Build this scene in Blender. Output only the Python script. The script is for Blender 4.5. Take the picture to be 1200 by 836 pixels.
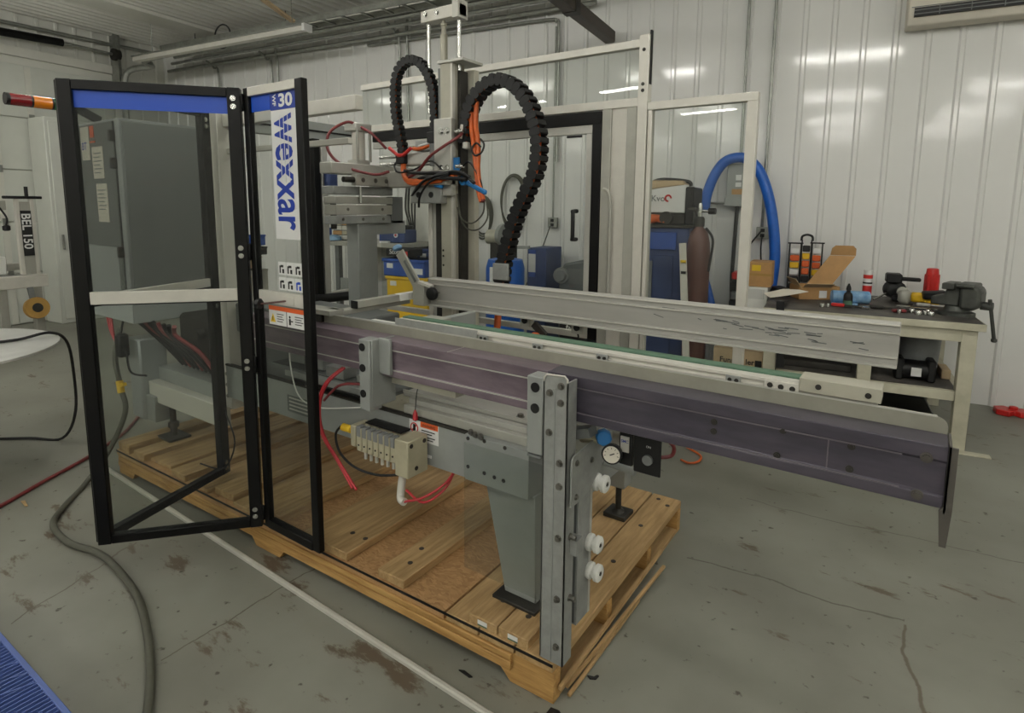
import bpy, math, random
from mathutils import Vector, Matrix
random.seed(7)
scene = bpy.context.scene
for o in list(bpy.data.objects):
    bpy.data.objects.remove(o, do_unlink=True)
COL = scene.collection

# ------------------------------------------------------------------ camera
CAM_H = 1.6
FPX, PCX, PCY = 692.1, 600.0, 338.0            # focal length and principal point in a 1200 x 836 frame
TILT, ROLL, PAN = math.radians(7.76), math.radians(0.45), math.radians(-55.2)
_xw = Vector((-math.sin(PAN), -math.cos(PAN)))
_yw = Vector((math.sin(PAN + math.pi / 2), math.cos(PAN + math.pi / 2)))
def _w(r, f, u):
    return Vector((r * _xw.x + f * _xw.y, r * _yw.x + f * _yw.y, u))
_f0 = Vector((0, math.cos(TILT), -math.sin(TILT))); _r0 = Vector((1, 0, 0)); _u0 = _r0.cross(_f0)
_c, _s = math.cos(ROLL), math.sin(ROLL)
CR = _w(*(_c * _r0 + _s * _u0)); CU = _w(*(-_s * _r0 + _c * _u0)); CF = _w(*_f0)
CPOS = Vector((0, 0, CAM_H))
cam_data = bpy.data.cameras.new('camera'); cam = bpy.data.objects.new('camera', cam_data); COL.objects.link(cam)
cam_data.sensor_fit = 'HORIZONTAL'; cam_data.sensor_width = 36.0; cam_data.lens = FPX / 1200 * 36
cam_data.shift_y = -(418 - PCY) / 1200; cam_data.shift_x = 0.0
cam_data.clip_start = 0.02; cam_data.clip_end = 100
cam.matrix_world = Matrix(((CR.x, CU.x, -CF.x, 0), (CR.y, CU.y, -CF.y, 0), (CR.z, CU.z, -CF.z, CAM_H), (0, 0, 0, 1)))
scene.camera = cam

# ------------------------------------------------------------------ world, exposure
world = bpy.data.worlds.new('World'); scene.world = world; world.use_nodes = True
world.node_tree.nodes['Background'].inputs[0].default_value = (0.8, 0.85, 0.9, 1)
world.node_tree.nodes['Background'].inputs[1].default_value = 0.05
vs = scene.view_settings
vs.view_transform = 'Standard'; vs.look = 'None'; vs.gamma = 1.0; vs.use_curve_mapping = False
vs.exposure = 0.0
LAMP = 54.0                                       # strength of every strip light in the hall
try:
    scene.cycles.transparent_max_bounces = 40
    scene.cycles.max_bounces = 8
    scene.cycles.diffuse_bounces = 4
    scene.cycles.glossy_bounces = 3
    scene.cycles.caustics_reflective = False
    scene.cycles.caustics_refractive = False
    scene.cycles.sample_clamp_indirect = 4.0
except Exception:
    pass

# ------------------------------------------------------------------ frames of reference
ROOM_A = math.radians(7.0)
ROOM = Matrix.Rotation(ROOM_A, 4, 'Z')           # the hall is turned 7 degrees against the machine
def ray(x, y):
    return CF + CR * ((x - PCX) / FPX) - CU * ((y - PCY) / FPX)
def bk(x, y, v):                                 # a point of the hall at depth v: (u, z)
    d = ray(x, y); n = Vector((-math.sin(ROOM_A), math.cos(ROOM_A), 0))
    p = CPOS + d * (v / n.dot(d))
    return (p.x * math.cos(ROOM_A) + p.y * math.sin(ROOM_A), p.z)

# ------------------------------------------------------------------ materials
def lin(c):
    return tuple((v / 255 / 12.92) if v / 255 <= 0.04045 else (((v / 255) + 0.055) / 1.055) ** 2.4 for v in c)
MATS = {}
def M(name, rgb, rough=0.5, metal=0.0, var=0.12, scale=6.0, bump=0.0, bscale=40.0, rgb2=None, stretch=(1, 1, 1), spec=0.5, emit=0.0, coat=0.0, detail=4):
    m = bpy.data.materials.new(name); m.use_nodes = True
    nt = m.node_tree; b = nt.nodes['Principled BSDF']
    c = lin(rgb)
    b.inputs['Roughness'].default_value = rough; b.inputs['Metallic'].default_value = metal
    b.inputs['Specular IOR Level'].default_value = spec
    b.inputs['Coat Weight'].default_value = coat
    if emit:
        b.inputs['Base Color'].default_value = (*c, 1)
        b.inputs['Emission Color'].default_value = (*c, 1); b.inputs['Emission Strength'].default_value = emit
    else:
        tc = nt.nodes.new('ShaderNodeTexCoord'); mp = nt.nodes.new('ShaderNodeMapping')
        mp.inputs['Scale'].default_value = stretch
        nt.links.new(tc.outputs['Object'], mp.inputs[0])
        nz = nt.nodes.new('ShaderNodeTexNoise'); nz.inputs['Scale'].default_value = scale; nz.inputs['Detail'].default_value = detail
        nz.inputs['Roughness'].default_value = 0.65
        nt.links.new(mp.outputs[0], nz.inputs['Vector'])
        cr = nt.nodes.new('ShaderNodeValToRGB')
        c2 = lin(rgb2) if rgb2 else tuple(v * (1 - var) for v in c)
        c1 = c if rgb2 else tuple(min(1, v * (1 + var)) for v in c)
        cr.color_ramp.elements[0].position = 0.36; cr.color_ramp.elements[0].color = (*c2, 1)
        cr.color_ramp.elements[1].position = 0.64; cr.color_ramp.elements[1].color = (*c1, 1)
        nt.links.new(nz.outputs['Fac'], cr.inputs[0]); nt.links.new(cr.outputs[0], b.inputs['Base Color'])
        mr = nt.nodes.new('ShaderNodeMapRange'); mr.inputs['To Min'].default_value = max(0, rough - 0.07); mr.inputs['To Max'].default_value = min(1, rough + 0.07)
        nt.links.new(nz.outputs['Fac'], mr.inputs[0]); nt.links.new(mr.outputs[0], b.inputs['Roughness'])
        if bump:
            n2 = nt.nodes.new('ShaderNodeTexNoise'); n2.inputs['Scale'].default_value = bscale; n2.inputs['Detail'].default_value = 3
            nt.links.new(mp.outputs[0], n2.inputs['Vector'])
            bp = nt.nodes.new('ShaderNodeBump'); bp.inputs['Strength'].default_value = bump; bp.inputs['Distance'].default_value = 0.004
            nt.links.new(n2.outputs['Fac'], bp.inputs['Height']); nt.links.new(bp.outputs[0], b.inputs['Normal'])
    MATS[name] = m
    return m
def glass(name, tint, ior=1.45, rough=0.0, haze=0.010):
    m = bpy.data.materials.new(name); m.use_nodes = True; nt = m.node_tree
    for n in list(nt.nodes):
        nt.nodes.remove(n)
    out = nt.nodes.new('ShaderNodeOutputMaterial'); mx = nt.nodes.new('ShaderNodeMixShader')
    tr = nt.nodes.new('ShaderNodeBsdfTransparent'); gl = nt.nodes.new('ShaderNodeBsdfGlossy'); fr = nt.nodes.new('ShaderNodeFresnel')
    tr.inputs[0].default_value = (*tint, 1); gl.inputs['Roughness'].default_value = rough; fr.inputs[0].default_value = ior
    ge = nt.nodes.new('ShaderNodeNewGeometry'); iv = nt.nodes.new('ShaderNodeMath'); iv.operation = 'SUBTRACT'; iv.inputs[0].default_value = 1
    mu = nt.nodes.new('ShaderNodeMath'); mu.operation = 'MULTIPLY'          # only the outer face of a sheet reflects: no light trapped inside it
    nt.links.new(ge.outputs['Backfacing'], iv.inputs[1]); nt.links.new(iv.outputs[0], mu.inputs[0]); nt.links.new(fr.outputs[0], mu.inputs[1])
    nt.links.new(mu.outputs[0], mx.inputs[0]); nt.links.new(tr.outputs[0], mx.inputs[1]); nt.links.new(gl.outputs[0], mx.inputs[2])
    df = nt.nodes.new('ShaderNodeBsdfDiffuse'); df.inputs[0].default_value = (0.8, 0.8, 0.78, 1)     # fine scratches, plus the sheets' grey reflection haze as pale colour
    m2 = nt.nodes.new('ShaderNodeMixShader'); m2.inputs[0].default_value = haze
    nt.links.new(mx.outputs[0], m2.inputs[1]); nt.links.new(df.outputs[0], m2.inputs[2])
    nt.links.new(m2.outputs[0], out.inputs[0]); MATS[name] = m
    return m

M('wall_sheet', (226, 226, 223), 0.10, 0, 0.015, 1.2, 0.13, 3.4, stretch=(1, 1, 1.6))
M('wall_side', (214, 214, 206), 0.5, 0, 0.04, 1.5)
M('door_sheet', (206, 208, 200), 0.5, 0, 0.04, 2.0)
M('ceiling_sheet', (226, 226, 218), 0.45, 0, 0.03, 1.5)
M('trim_white', (216, 215, 206), 0.45, 0, 0.04, 3)
M('alu', (190, 189, 182), 0.42, 0.35, 0.07, 8, 0.03, 60)
M('alu_dull', (166, 165, 156), 0.5, 0.25, 0.10, 5)
M('alu_white', (206, 203, 194), 0.42, 0.15, 0.05, 8)
M('alu_brushed', (176, 174, 168), 0.42, 0.3, 0.06, 5, 0.02, 30, stretch=(0.5, 4, 4))
M('steel_paint', (146, 149, 146), 0.46, 0.1, 0.06, 6)
M('steel_paint_dark', (104, 107, 106), 0.5, 0.1, 0.08, 6)
M('steel_zinc', (150, 152, 149), 0.45, 0.25, 0.12, 14)
M('beige_steel', (176, 173, 158), 0.45, 0.15, 0.08, 6)
M('purple_anodised', (82, 77, 88), 0.36, 0.3, 0.2, 5, rgb2=(64, 61, 72), stretch=(0.7, 3, 3))
M('mauve_anodised', (128, 114, 123), 0.38, 0.3, 0.2, 5, rgb2=(100, 88, 97), stretch=(0.7, 3, 3))
M('guide_beige', (148, 146, 134), 0.45, 0.15, 0.10, 6, 0.05, 90)
M('purple_pale_line', (112, 106, 114), 0.4, 0.3, 0.1, 6)
M('plate_brown', (84, 80, 76), 0.5, 0.3, 0.1, 8)
M('black_paint', (7, 7, 7), 0.45, 0, 0.2, 10, spec=0.25)
M('black_plastic', (20, 20, 21), 0.5, 0, 0.2, 10, spec=0.35)
M('rubber', (30, 30, 30), 0.7, 0, 0.2, 10)
M('dark_iron', (52, 50, 46), 0.55, 0.4, 0.25, 10)
M('vise_iron', (74, 76, 72), 0.5, 0.4, 0.2, 12)
M('chrome', (190, 190, 186), 0.22, 0.95, 0.05, 8)
M('bolt_steel', (120, 118, 112), 0.38, 0.8, 0.15, 30)
M('blue_strip', (12, 70, 180), 0.4, 0, 0.03, 3)
M('blue_ink', (24, 54, 150), 0.45, 0, 0.03, 3)
M('label_white', (222, 222, 220), 0.5, 0, 0.02, 5)
M('label_orange', (214, 92, 40), 0.5, 0, 0.05, 5)
M('label_yellow', (226, 190, 40), 0.5, 0, 0.05, 5)
M('label_red', (190, 40, 36), 0.5, 0, 0.05, 5)
M('ink', (24, 24, 24), 0.6, 0, 0.05, 5)
M('orange_cable', (200, 92, 34), 0.45, 0, 0.15, 20)
M('red_tube', (170, 40, 48), 0.4, 0, 0.1, 20)
M('dark_red_tube', (112, 40, 42), 0.45, 0, 0.1, 20)
M('grey_cable', (74, 74, 64), 0.6, 0, 0.12, 20)
M('blue_hose', (28, 92, 182), 0.38, 0, 0.08, 20)
M('blue_plastic', (30, 112, 176), 0.42, 0, 0.06, 10)
M('bin_blue', (42, 76, 150), 0.5, 0, 0.12, 8)
M('cabinet_blue', (50, 66, 108), 0.5, 0.1, 0.16, 5)
M('yellow_plastic', (216, 176, 36), 0.5, 0, 0.06, 8)
M('tool_yellow', (222, 178, 30), 0.45, 0, 0.06, 8)
M('red_paint', (186, 36, 32), 0.35, 0, 0.1, 10)
M('orange_plastic', (214, 96, 40), 0.45, 0, 0.08, 10)
M('white_plastic', (226, 226, 220), 0.4, 0, 0.03, 8)
M('grey_plastic', (120, 122, 122), 0.5, 0, 0.08, 8)
M('manifold_beige', (170, 164, 140), 0.5, 0, 0.08, 10)
M('cardboard', (176, 136, 88), 0.75, 0, 0.1, 8, 0.05, 60)
M('carton_pale', (182, 160, 128), 0.75, 0, 0.08, 8)
M('paper', (216, 210, 196), 0.7, 0, 0.04, 6)
M('bench_paint', (196, 192, 172), 0.5, 0, 0.10, 4, rgb2=(170, 166, 146))
M('bench_top', (92, 88, 82), 0.55, 0.1, 0.3, 7, rgb2=(52, 50, 47))
M('gas_brown', (92, 62, 56), 0.42, 0.1, 0.12, 8)
M('brown_beam', (66, 58, 50), 0.55, 0.2, 0.15, 8)
M('galvanised', (150, 152, 146), 0.38, 0.75, 0.15, 10)
M('wood_deck', (188, 156, 110), 0.65, 0, 0.2, 5, 0.12, 20, rgb2=(158, 127, 85), stretch=(9, 0.8, 9))
M('wood_plank', (184, 153, 108), 0.65, 0, 0.2, 5, 0.12, 20, rgb2=(150, 120, 80), stretch=(8, 0.8, 8))
M('wood_long', (194, 154, 94), 0.62, 0, 0.2, 6, 0.12, 20, rgb2=(158, 118, 66), stretch=(0.7, 9, 9))
M('grease', (58, 50, 44), 0.6, 0, 0.2, 20)
M('belt_green', (72, 102, 82), 0.6, 0, 0.12, 20)
M('crate_cell_dark', (14, 34, 104), 0.42, 0, 0.12, 8)
M('crate_edge', (78, 98, 158), 0.5, 0, 0.1, 8)
M('table_white', (206, 206, 202), 0.35, 0.1, 0.08, 5)
M('stack_red', (130, 20, 28), 0.2, 0, 0.05, 5, coat=0.6)
M('stack_amber', (226, 130, 20), 0.2, 0, 0.05, 5, coat=0.6)
M('stack_green', (20, 120, 70), 0.2, 0, 0.05, 5, coat=0.6)
M('tape_brown', (164, 128, 66), 0.4, 0, 0.1, 5)
M('bottle_blue', (140, 176, 206), 0.55, 0, 0.12, 12, rgb2=(84, 130, 176))
M('tube_lit', (255, 253, 246), 0.5, emit=LAMP)
M('motor_grey', (96, 100, 100), 0.5, 0.2, 0.15, 6)
M('cabinet_grey', (160, 163, 163), 0.45, 0.0, 0.06, 4)
M('cabinet_grey_dark', (128, 131, 130), 0.35, 0.0, 0.06, 3)
glass('poly_clear', (0.90, 0.915, 0.90))
glass('poly_smoke', (0.74, 0.75, 0.74))

def osb_mat():
    m = bpy.data.materials.new('osb'); m.use_nodes = True; nt = m.node_tree; b = nt.nodes['Principled BSDF']
    tc = nt.nodes.new('ShaderNodeTexCoord'); vo = nt.nodes.new('ShaderNodeTexVoronoi'); vo.inputs['Scale'].default_value = 55
    nz = nt.nodes.new('ShaderNodeTexNoise'); nz.inputs['Scale'].default_value = 9; nz.inputs['Detail'].default_value = 5
    mix = nt.nodes.new('ShaderNodeMix'); mix.data_type = 'VECTOR'; mix.inputs[0].default_value = 0.12
    nt.links.new(tc.outputs['Object'], mix.inputs[4]); nt.links.new(nz.outputs['Color'], mix.inputs[5])
    mp = nt.nodes.new('ShaderNodeMapping'); mp.inputs['Scale'].default_value = (1.0, 2.6, 1); mp.inputs['Rotation'].default_value = (0, 0, 0.6)
    nt.links.new(mix.outputs[1], mp.inputs[0]); nt.links.new(mp.outputs[0], vo.inputs['Vector'])
    cr = nt.nodes.new('ShaderNodeValToRGB')
    cr.color_ramp.elements[0].color = (*lin((150, 112, 72)), 1); cr.color_ramp.elements[1].color = (*lin((190, 150, 104)), 1)
    nt.links.new(vo.outputs['Color'], cr.inputs[0]); nt.links.new(cr.outputs[0], b.inputs['Base Color'])
    b.inputs['Roughness'].default_value = 0.7
    MATS['osb'] = m
osb_mat()

def floor_mat():
    m = bpy.data.materials.new('painted_concrete'); m.use_nodes = True; nt = m.node_tree; b = nt.nodes['Principled BSDF']
    N, L = nt.nodes.new, nt.links.new
    tc = N('ShaderNodeTexCoord')
    n1 = N('ShaderNodeTexNoise'); n1.inputs['Scale'].default_value = 1.3; n1.inputs['Detail'].default_value = 6
    L(tc.outputs['Object'], n1.inputs['Vector'])
    base = N('ShaderNodeValToRGB'); base.color_ramp.elements[0].position = 0.35; base.color_ramp.elements[1].position = 0.68
    base.color_ramp.elements[0].color = (*lin((114, 113, 103)), 1); base.color_ramp.elements[1].color = (*lin((137, 137, 127)), 1)
    L(n1.outputs['Fac'], base.inputs[0])
    # worn brown patches, clustered by a large slow noise
    mp = N('ShaderNodeMapping'); mp.inputs['Rotation'].default_value = (0, 0, 0.7); mp.inputs['Scale'].default_value = (1.0, 2.6, 1.0)
    L(tc.outputs['Object'], mp.inputs[0])
    n2 = N('ShaderNodeTexNoise'); n2.inputs['Scale'].default_value = 2.6; n2.inputs['Detail'].default_value = 9; n2.inputs['Roughness'].default_value = 0.68
    L(mp.outputs[0], n2.inputs['Vector'])
    n3 = N('ShaderNodeTexNoise'); n3.inputs['Scale'].default_value = 0.55; n3.inputs['Detail'].default_value = 2
    L(tc.outputs['Object'], n3.inputs['Vector'])
    ad = N('ShaderNodeMath'); ad.operation = 'MULTIPLY_ADD'; ad.inputs[1].default_value = 0.35
    L(n3.outputs['Fac'], ad.inputs[0]); L(n2.outputs['Fac'], ad.inputs[2])
    th = N('ShaderNodeValToRGB'); th.color_ramp.elements[0].position = 0.785; th.color_ramp.elements[1].position = 0.84
    L(ad.outputs[0], th.inputs[0])
    brown = N('ShaderNodeMix'); brown.data_type = 'RGBA'
    brown.inputs[7].default_value = (*lin((92, 80, 66)), 1)
    L(th.outputs[0], brown.inputs[0]); L(base.outputs[0], brown.inputs[6])
    # small dark specks
    n4 = N('ShaderNodeTexNoise'); n4.inputs['Scale'].default_value = 22; n4.inputs['Detail'].default_value = 4
    L(tc.outputs['Object'], n4.inputs['Vector'])
    t4 = N('ShaderNodeValToRGB'); t4.color_ramp.elements[0].position = 0.665; t4.color_ramp.elements[1].position = 0.73
    L(n4.outputs['Fac'], t4.inputs[0])
    sp = N('ShaderNodeMix'); sp.data_type = 'RGBA'; sp.inputs[7].default_value = (*lin((74, 68, 58)), 1)
    L(t4.outputs[0], sp.inputs[0]); L(brown.outputs[2], sp.inputs[6])
    # cracks: distance to a few lines, wobbled by noise
    xyz = N('ShaderNodeSeparateXYZ')
    wob = N('ShaderNodeTexNoise'); wob.inputs['Scale'].default_value = 3.2; wob.inputs['Detail'].default_value = 6
    L(tc.outputs['Object'], wob.inputs['Vector'])
    wm = N('ShaderNodeMix'); wm.data_type = 'VECTOR'; wm.inputs[0].default_value = 0.11
    L(tc.outputs['Object'], wm.inputs[4]); L(wob.outputs['Color'], wm.inputs[5]); L(wm.outputs[1], xyz.inputs[0])
    prev = sp.outputs[2]
    def crack(p, q, width, col):
        nonlocal prev
        dx, dy = q[0] - p[0], q[1] - p[1]; ln = math.hypot(dx, dy); nx, ny = -dy / ln, dx / ln; tx, ty = dx / ln, dy / ln
        def lincomb(a, bb, c):
            m1 = N('ShaderNodeMath'); m1.operation = 'MULTIPLY_ADD'; m1.inputs[1].default_value = a; m1.inputs[2].default_value = c
            L(xyz.outputs[0], m1.inputs[0])
            m2 = N('ShaderNodeMath'); m2.operation = 'MULTIPLY_ADD'; m2.inputs[1].default_value = bb
            L(xyz.outputs[1], m2.inputs[0]); L(m1.outputs[0], m2.inputs[2]); return m2.outputs[0]
        s = 0.89; k = 0.055
        dist = lincomb(nx / s, ny / s, -(nx * (p[0] * s + k) + ny * (p[1] * s + k)) / s)
        ab = N('ShaderNodeMath'); ab.operation = 'ABSOLUTE'; L(dist, ab.inputs[0])
        lt = N('ShaderNodeMapRange'); lt.inputs['From Min'].default_value = width; lt.inputs['From Max'].default_value = width * 0.4
        L(ab.outputs[0], lt.inputs[0])
        al = lincomb(tx / s, ty / s, -(tx * (p[0] * s + k) + ty * (p[1] * s + k)) / s)
        g = N('ShaderNodeMath'); g.operation = 'GREATER_THAN'; g.inputs[1].default_value = 0; L(al, g.inputs[0])
        h = N('ShaderNodeMath'); h.operation = 'LESS_THAN'; h.inputs[1].default_value = ln; L(al, h.inputs[0])
        gh = N('ShaderNodeMath'); gh.operation = 'MULTIPLY'; L(g.outputs[0], gh.inputs[0]); L(h.outputs[0], gh.inputs[1])
        f = N('ShaderNodeMath'); f.operation = 'MULTIPLY'; L(gh.outputs[0], f.inputs[0]); L(lt.outputs[0], f.inputs[1])
        mx = N('ShaderNodeMix'); mx.data_type = 'RGBA'; mx.inputs[7].default_value = (*lin(col), 1)
        L(f.outputs[0], mx.inputs[0]); L(prev, mx.inputs[6]); prev = mx.outputs[2]
    crack((-0.80, 2.56), (0.06, 2.62), 0.006, (92, 88, 78))
    crack((0.06, 2.60), (0.20, 1.70), 0.009, (96, 87, 74))
    crack((-2.09, 0.85), (-2.10, 1.52), 0.005, (92, 86, 74))
    crack((-2.75, 0.60), (-2.97, 1.15), 0.005, (96, 90, 78))
    crack((-0.70, 3.3), (1.5, 3.5), 0.005, (92, 88, 78))
    L(prev, b.inputs['Base Color'])
    rr = N('ShaderNodeMapRange'); rr.inputs['To Min'].default_value = 0.38; rr.inputs['To Max'].default_value = 0.6
    L(n1.outputs['Fac'], rr.inputs[0]); L(rr.outputs[0], b.inputs['Roughness'])
    bp = N('ShaderNodeBump'); bp.inputs['Strength'].default_value = 0.12; bp.inputs['Distance'].default_value = 0.004
    L(n2.outputs['Fac'], bp.inputs['Height']); L(bp.outputs[0], b.inputs['Normal'])
    MATS['floor'] = m
floor_mat()

# ------------------------------------------------------------------ mesh builder
def V(p):
    return Vector(p)
class MB:
    def __init__(self, T=None):
        self.v = []; self.f = []; self.T = T
    def add(self, vs, fs):
        b = len(self.v)
        self.v += [self.T @ Vector(p) if self.T else Vector(p) for p in vs]
        self.f += [[b + i for i in f] for f in fs]
        return self
    def box(self, x0, x1, y0, y1, z0, z1):
        return self.add([(x0, y0, z0), (x1, y0, z0), (x1, y1, z0), (x0, y1, z0), (x0, y0, z1), (x1, y0, z1), (x1, y1, z1), (x0, y1, z1)],
                        [(0, 3, 2, 1), (4, 5, 6, 7), (0, 1, 5, 4), (1, 2, 6, 5), (2, 3, 7, 6), (3, 0, 4, 7)])
    def obox(self, c, h, ax, ay, az):
        c, ax, ay, az = V(c), V(ax).normalized(), V(ay).normalized(), V(az).normalized()
        pts = []
        for sz in (-1, 1):
            for sx, sy in ((-1, -1), (1, -1), (1, 1), (-1, 1)):
                pts.append(c + ax * h[0] * sx + ay * h[1] * sy + az * h[2] * sz)
        return self.add(pts, [(0, 3, 2, 1), (4, 5, 6, 7), (0, 1, 5, 4), (1, 2, 6, 5), (2, 3, 7, 6), (3, 0, 4, 7)])
    def bar(self, p, q, w, h, up=(0, 0, 1)):
        p, q = V(p), V(q); d = (q - p); L = d.length; d.normalize(); up = V(up)
        s = d.cross(up)
        if s.length < 1e-4:
            s = d.cross(V((1, 0, 0)))
        s.normalize(); u = s.cross(d)
        return self.obox((p + q) / 2, (w / 2, L / 2, h / 2), s, d, u)
    def cyl(self, p, q, r, r2=None, n=14):
        p, q = V(p), V(q); r2 = r if r2 is None else r2; d = (q - p).normalized()
        a = d.orthogonal().normalized(); b = d.cross(a)
        vs = []; fs = []
        for i in range(n):
            t = 2 * math.pi * i / n; k = a * math.cos(t) + b * math.sin(t)
            vs += [p + k * r, q + k * r2]
        for i in range(n):
            j = (i + 1) % n; fs.append((2 * i, 2 * j, 2 * j + 1, 2 * i + 1))
        fs.append([2 * i for i in range(n)][::-1]); fs.append([2 * i + 1 for i in range(n)])
        return self.add(vs, fs)
    def tube(self, pts, r, n=8, sub=6, closed=False):
        P = smooth_path([V(p) for p in pts], sub) if sub > 1 else [V(p) for p in pts]
        vs = []; fs = []; m = len(P); prev = None
        for i, p in enumerate(P):
            d = (P[min(i + 1, m - 1)] - P[max(i - 1, 0)]).normalized()
            a = d.orthogonal().normalized() if prev is None else (prev - d * prev.dot(d)).normalized()
            prev = a; b = d.cross(a)
            for k in range(n):
                t = 2 * math.pi * k / n; vs.append(p + (a * math.cos(t) + b * math.sin(t)) * r)
        for i in range(m - 1):
            for k in range(n):
                k2 = (k + 1) % n; fs.append((i * n + k, i * n + k2, (i + 1) * n + k2, (i + 1) * n + k))
        fs.append(list(range(n))[::-1]); fs.append([(m - 1) * n + k for k in range(n)])
        return self.add(vs, fs)
    def prism(self, pts2, o, ux, uy, dep):
        o, ux, uy, dep = V(o), V(ux), V(uy), V(dep); n = len(pts2)
        A = [o + ux * a + uy * b for a, b in pts2]; B = [p + dep for p in A]
        fs = [list(range(n))[::-1], list(range(n, 2 * n))]
        for i in range(n):
            j = (i + 1) % n; fs.append((i, j, n + j, n + i))
        return self.add(A + B, fs)
    def lathe(self, prof, o, ax=(0, 0, 1), n=20):
        o, ax = V(o), V(ax).normalized(); a = ax.orthogonal().normalized(); b = ax.cross(a); vs = []; fs = []
        m = len(prof)
        for r, h in prof:
            for k in range(n):
                t = 2 * math.pi * k / n; vs.append(o + ax * h + (a * math.cos(t) + b * math.sin(t)) * max(r, 1e-4))
        for i in range(m - 1):
            for k in range(n):
                k2 = (k + 1) % n; fs.append((i * n + k, i * n + k2, (i + 1) * n + k2, (i + 1) * n + k))
        fs.append(list(range(n))[::-1]); fs.append([(m - 1) * n + k for k in range(n)])
        return self.add(vs, fs)
    def text(self, s, o, ux, uy, size, nrm, off=0.0, thick=0.0006, align='LEFT', sx=1.0):
        tv, tf, w = text_mesh(s, off)
        o, ux, uy, nrm = V(o), V(ux).normalized(), V(uy).normalized(), V(nrm).normalized()
        x0 = -w / 2 if align == 'CENTER' else 0
        top = [o + ux * (x + x0) * size * sx + uy * y * size + nrm * thick for x, y in tv]
        return self.add(top, tf)
    def build(self, name, mat, parent=None, bevel=0.0, flat=False, seg=1, smooth=0.7):
        lo = Vector((min(p.x for p in self.v), min(p.y for p in self.v), min(p.z for p in self.v)))
        hi = Vector((max(p.x for p in self.v), max(p.y for p in self.v), max(p.z for p in self.v)))
        c = Vector(((lo.x + hi.x) / 2, (lo.y + hi.y) / 2, lo.z))
        me = bpy.data.meshes.new(name)
        me.from_pydata([tuple(p - c) for p in self.v], [], self.f)
        me.materials.append(MATS[mat]); me.validate()
        if not flat:
            me.shade_smooth(); me.set_sharp_from_angle(angle=smooth)
        o = bpy.data.objects.new(name, me); COL.objects.link(o)
        put(o, c, parent)
        if bevel:
            b = o.modifiers.new('bevel', 'BEVEL'); b.width = bevel; b.segments = seg; b.limit_method = 'ANGLE'; b.angle_limit = 0.7
        return o
_TXT = {}
def text_mesh(s, off):
    k = (s, off)
    if k not in _TXT:
        cu = bpy.data.curves.new('text', 'FONT'); cu.body = s; cu.size = 1.0; cu.offset = off; cu.resolution_u = 3
        o = bpy.data.objects.new('text', cu); COL.objects.link(o)
        me = bpy.data.meshes.new_from_object(o)
        vs = [(v.co.x, v.co.y) for v in me.vertices]; fs = [list(p.vertices) for p in me.polygons]
        w = max([a for a, b in vs] or [0])
        bpy.data.objects.remove(o); bpy.data.meshes.remove(me); bpy.data.curves.remove(cu)
        _TXT[k] = (vs, fs, w)
    return _TXT[k]
def smooth_path(P, sub):
    out = []; n = len(P)
    for i in range(n - 1):
        p0, p1, p2, p3 = P[max(i - 1, 0)], P[i], P[i + 1], P[min(i + 2, n - 1)]
        for k in range(sub):
            t = k / sub
            out.append(0.5 * ((2 * p1) + (p2 - p0) * t + (2 * p0 - 5 * p1 + 4 * p2 - p3) * t * t + (3 * p1 - p0 - 3 * p2 + p3) * t ** 3))
    out.append(P[-1]); return out
ABS = {}
def put(o, c, parent):
    ABS[o] = Vector(c)
    if parent is None:
        o.location = c
    else:
        o.parent = parent; o.location = Vector(c) - ABS[parent]
def thing(name, label, cat, loc, group=None):
    o = bpy.data.objects.new(name, None); COL.objects.link(o); o.empty_display_size = 0.1
    put(o, Vector(loc), None); tag(o, label, cat, group); return o
def tag(o, label, cat, group=None):
    o['label'] = label; o['category'] = cat
    if group:
        o['group'] = group
    return o
def struct(o):
    o['kind'] = 'structure'; return o
def stuff(o):
    o['kind'] = 'stuff'; return o
def clone(src, c, parent, rot=None):             # a copy that shares the mesh; c is where its centre-bottom goes
    o = src.copy(); COL.objects.link(o); put(o, c, parent)
    if rot:
        o.rotation_euler = rot
    return o
def rp(u, v, z=0):
    return ROOM @ Vector((u, v, z))
def rot_about(x, y, deg):
    return Matrix.Translation((x, y, 0)) @ Matrix.Rotation(math.radians(deg), 4, 'Z') @ Matrix.Translation((-x, -y, 0))
def bolts(pts, axis, parent, r=0.009, h=0.007, mat='bolt_steel', name='bolt'):
    first = None; axis = V(axis)
    for p in pts:
        p = V(p)
        if first is None:
            mb = MB(); mb.cyl(p, p + axis * 0.002, r * 1.45, n=12); mb.cyl(p + axis * 0.002, p + axis * h, r, n=6)
            first = mb.build(name, mat, parent); off = ABS[first] - p
        else:
            clone(first, p + off, parent)
    return first
# ================================================================== the hall
UL, UR, VB, VN, ZC = -9.47, 6.4, 6.046, -8.6, 4.07
fl = MB(); fl.v = [rp(UL, VN), rp(UR, VN), rp(UR, VB), rp(UL, VB)]; fl.f = [[0, 1, 2, 3]]
me = bpy.data.meshes.new('floor'); me.from_pydata([tuple(p) for p in fl.v], [], fl.f); me.materials.append(MATS['floor'])
flo = bpy.data.objects.new('floor', me); COL.objects.link(flo); ABS[flo] = Vector(); struct(flo)

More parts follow.
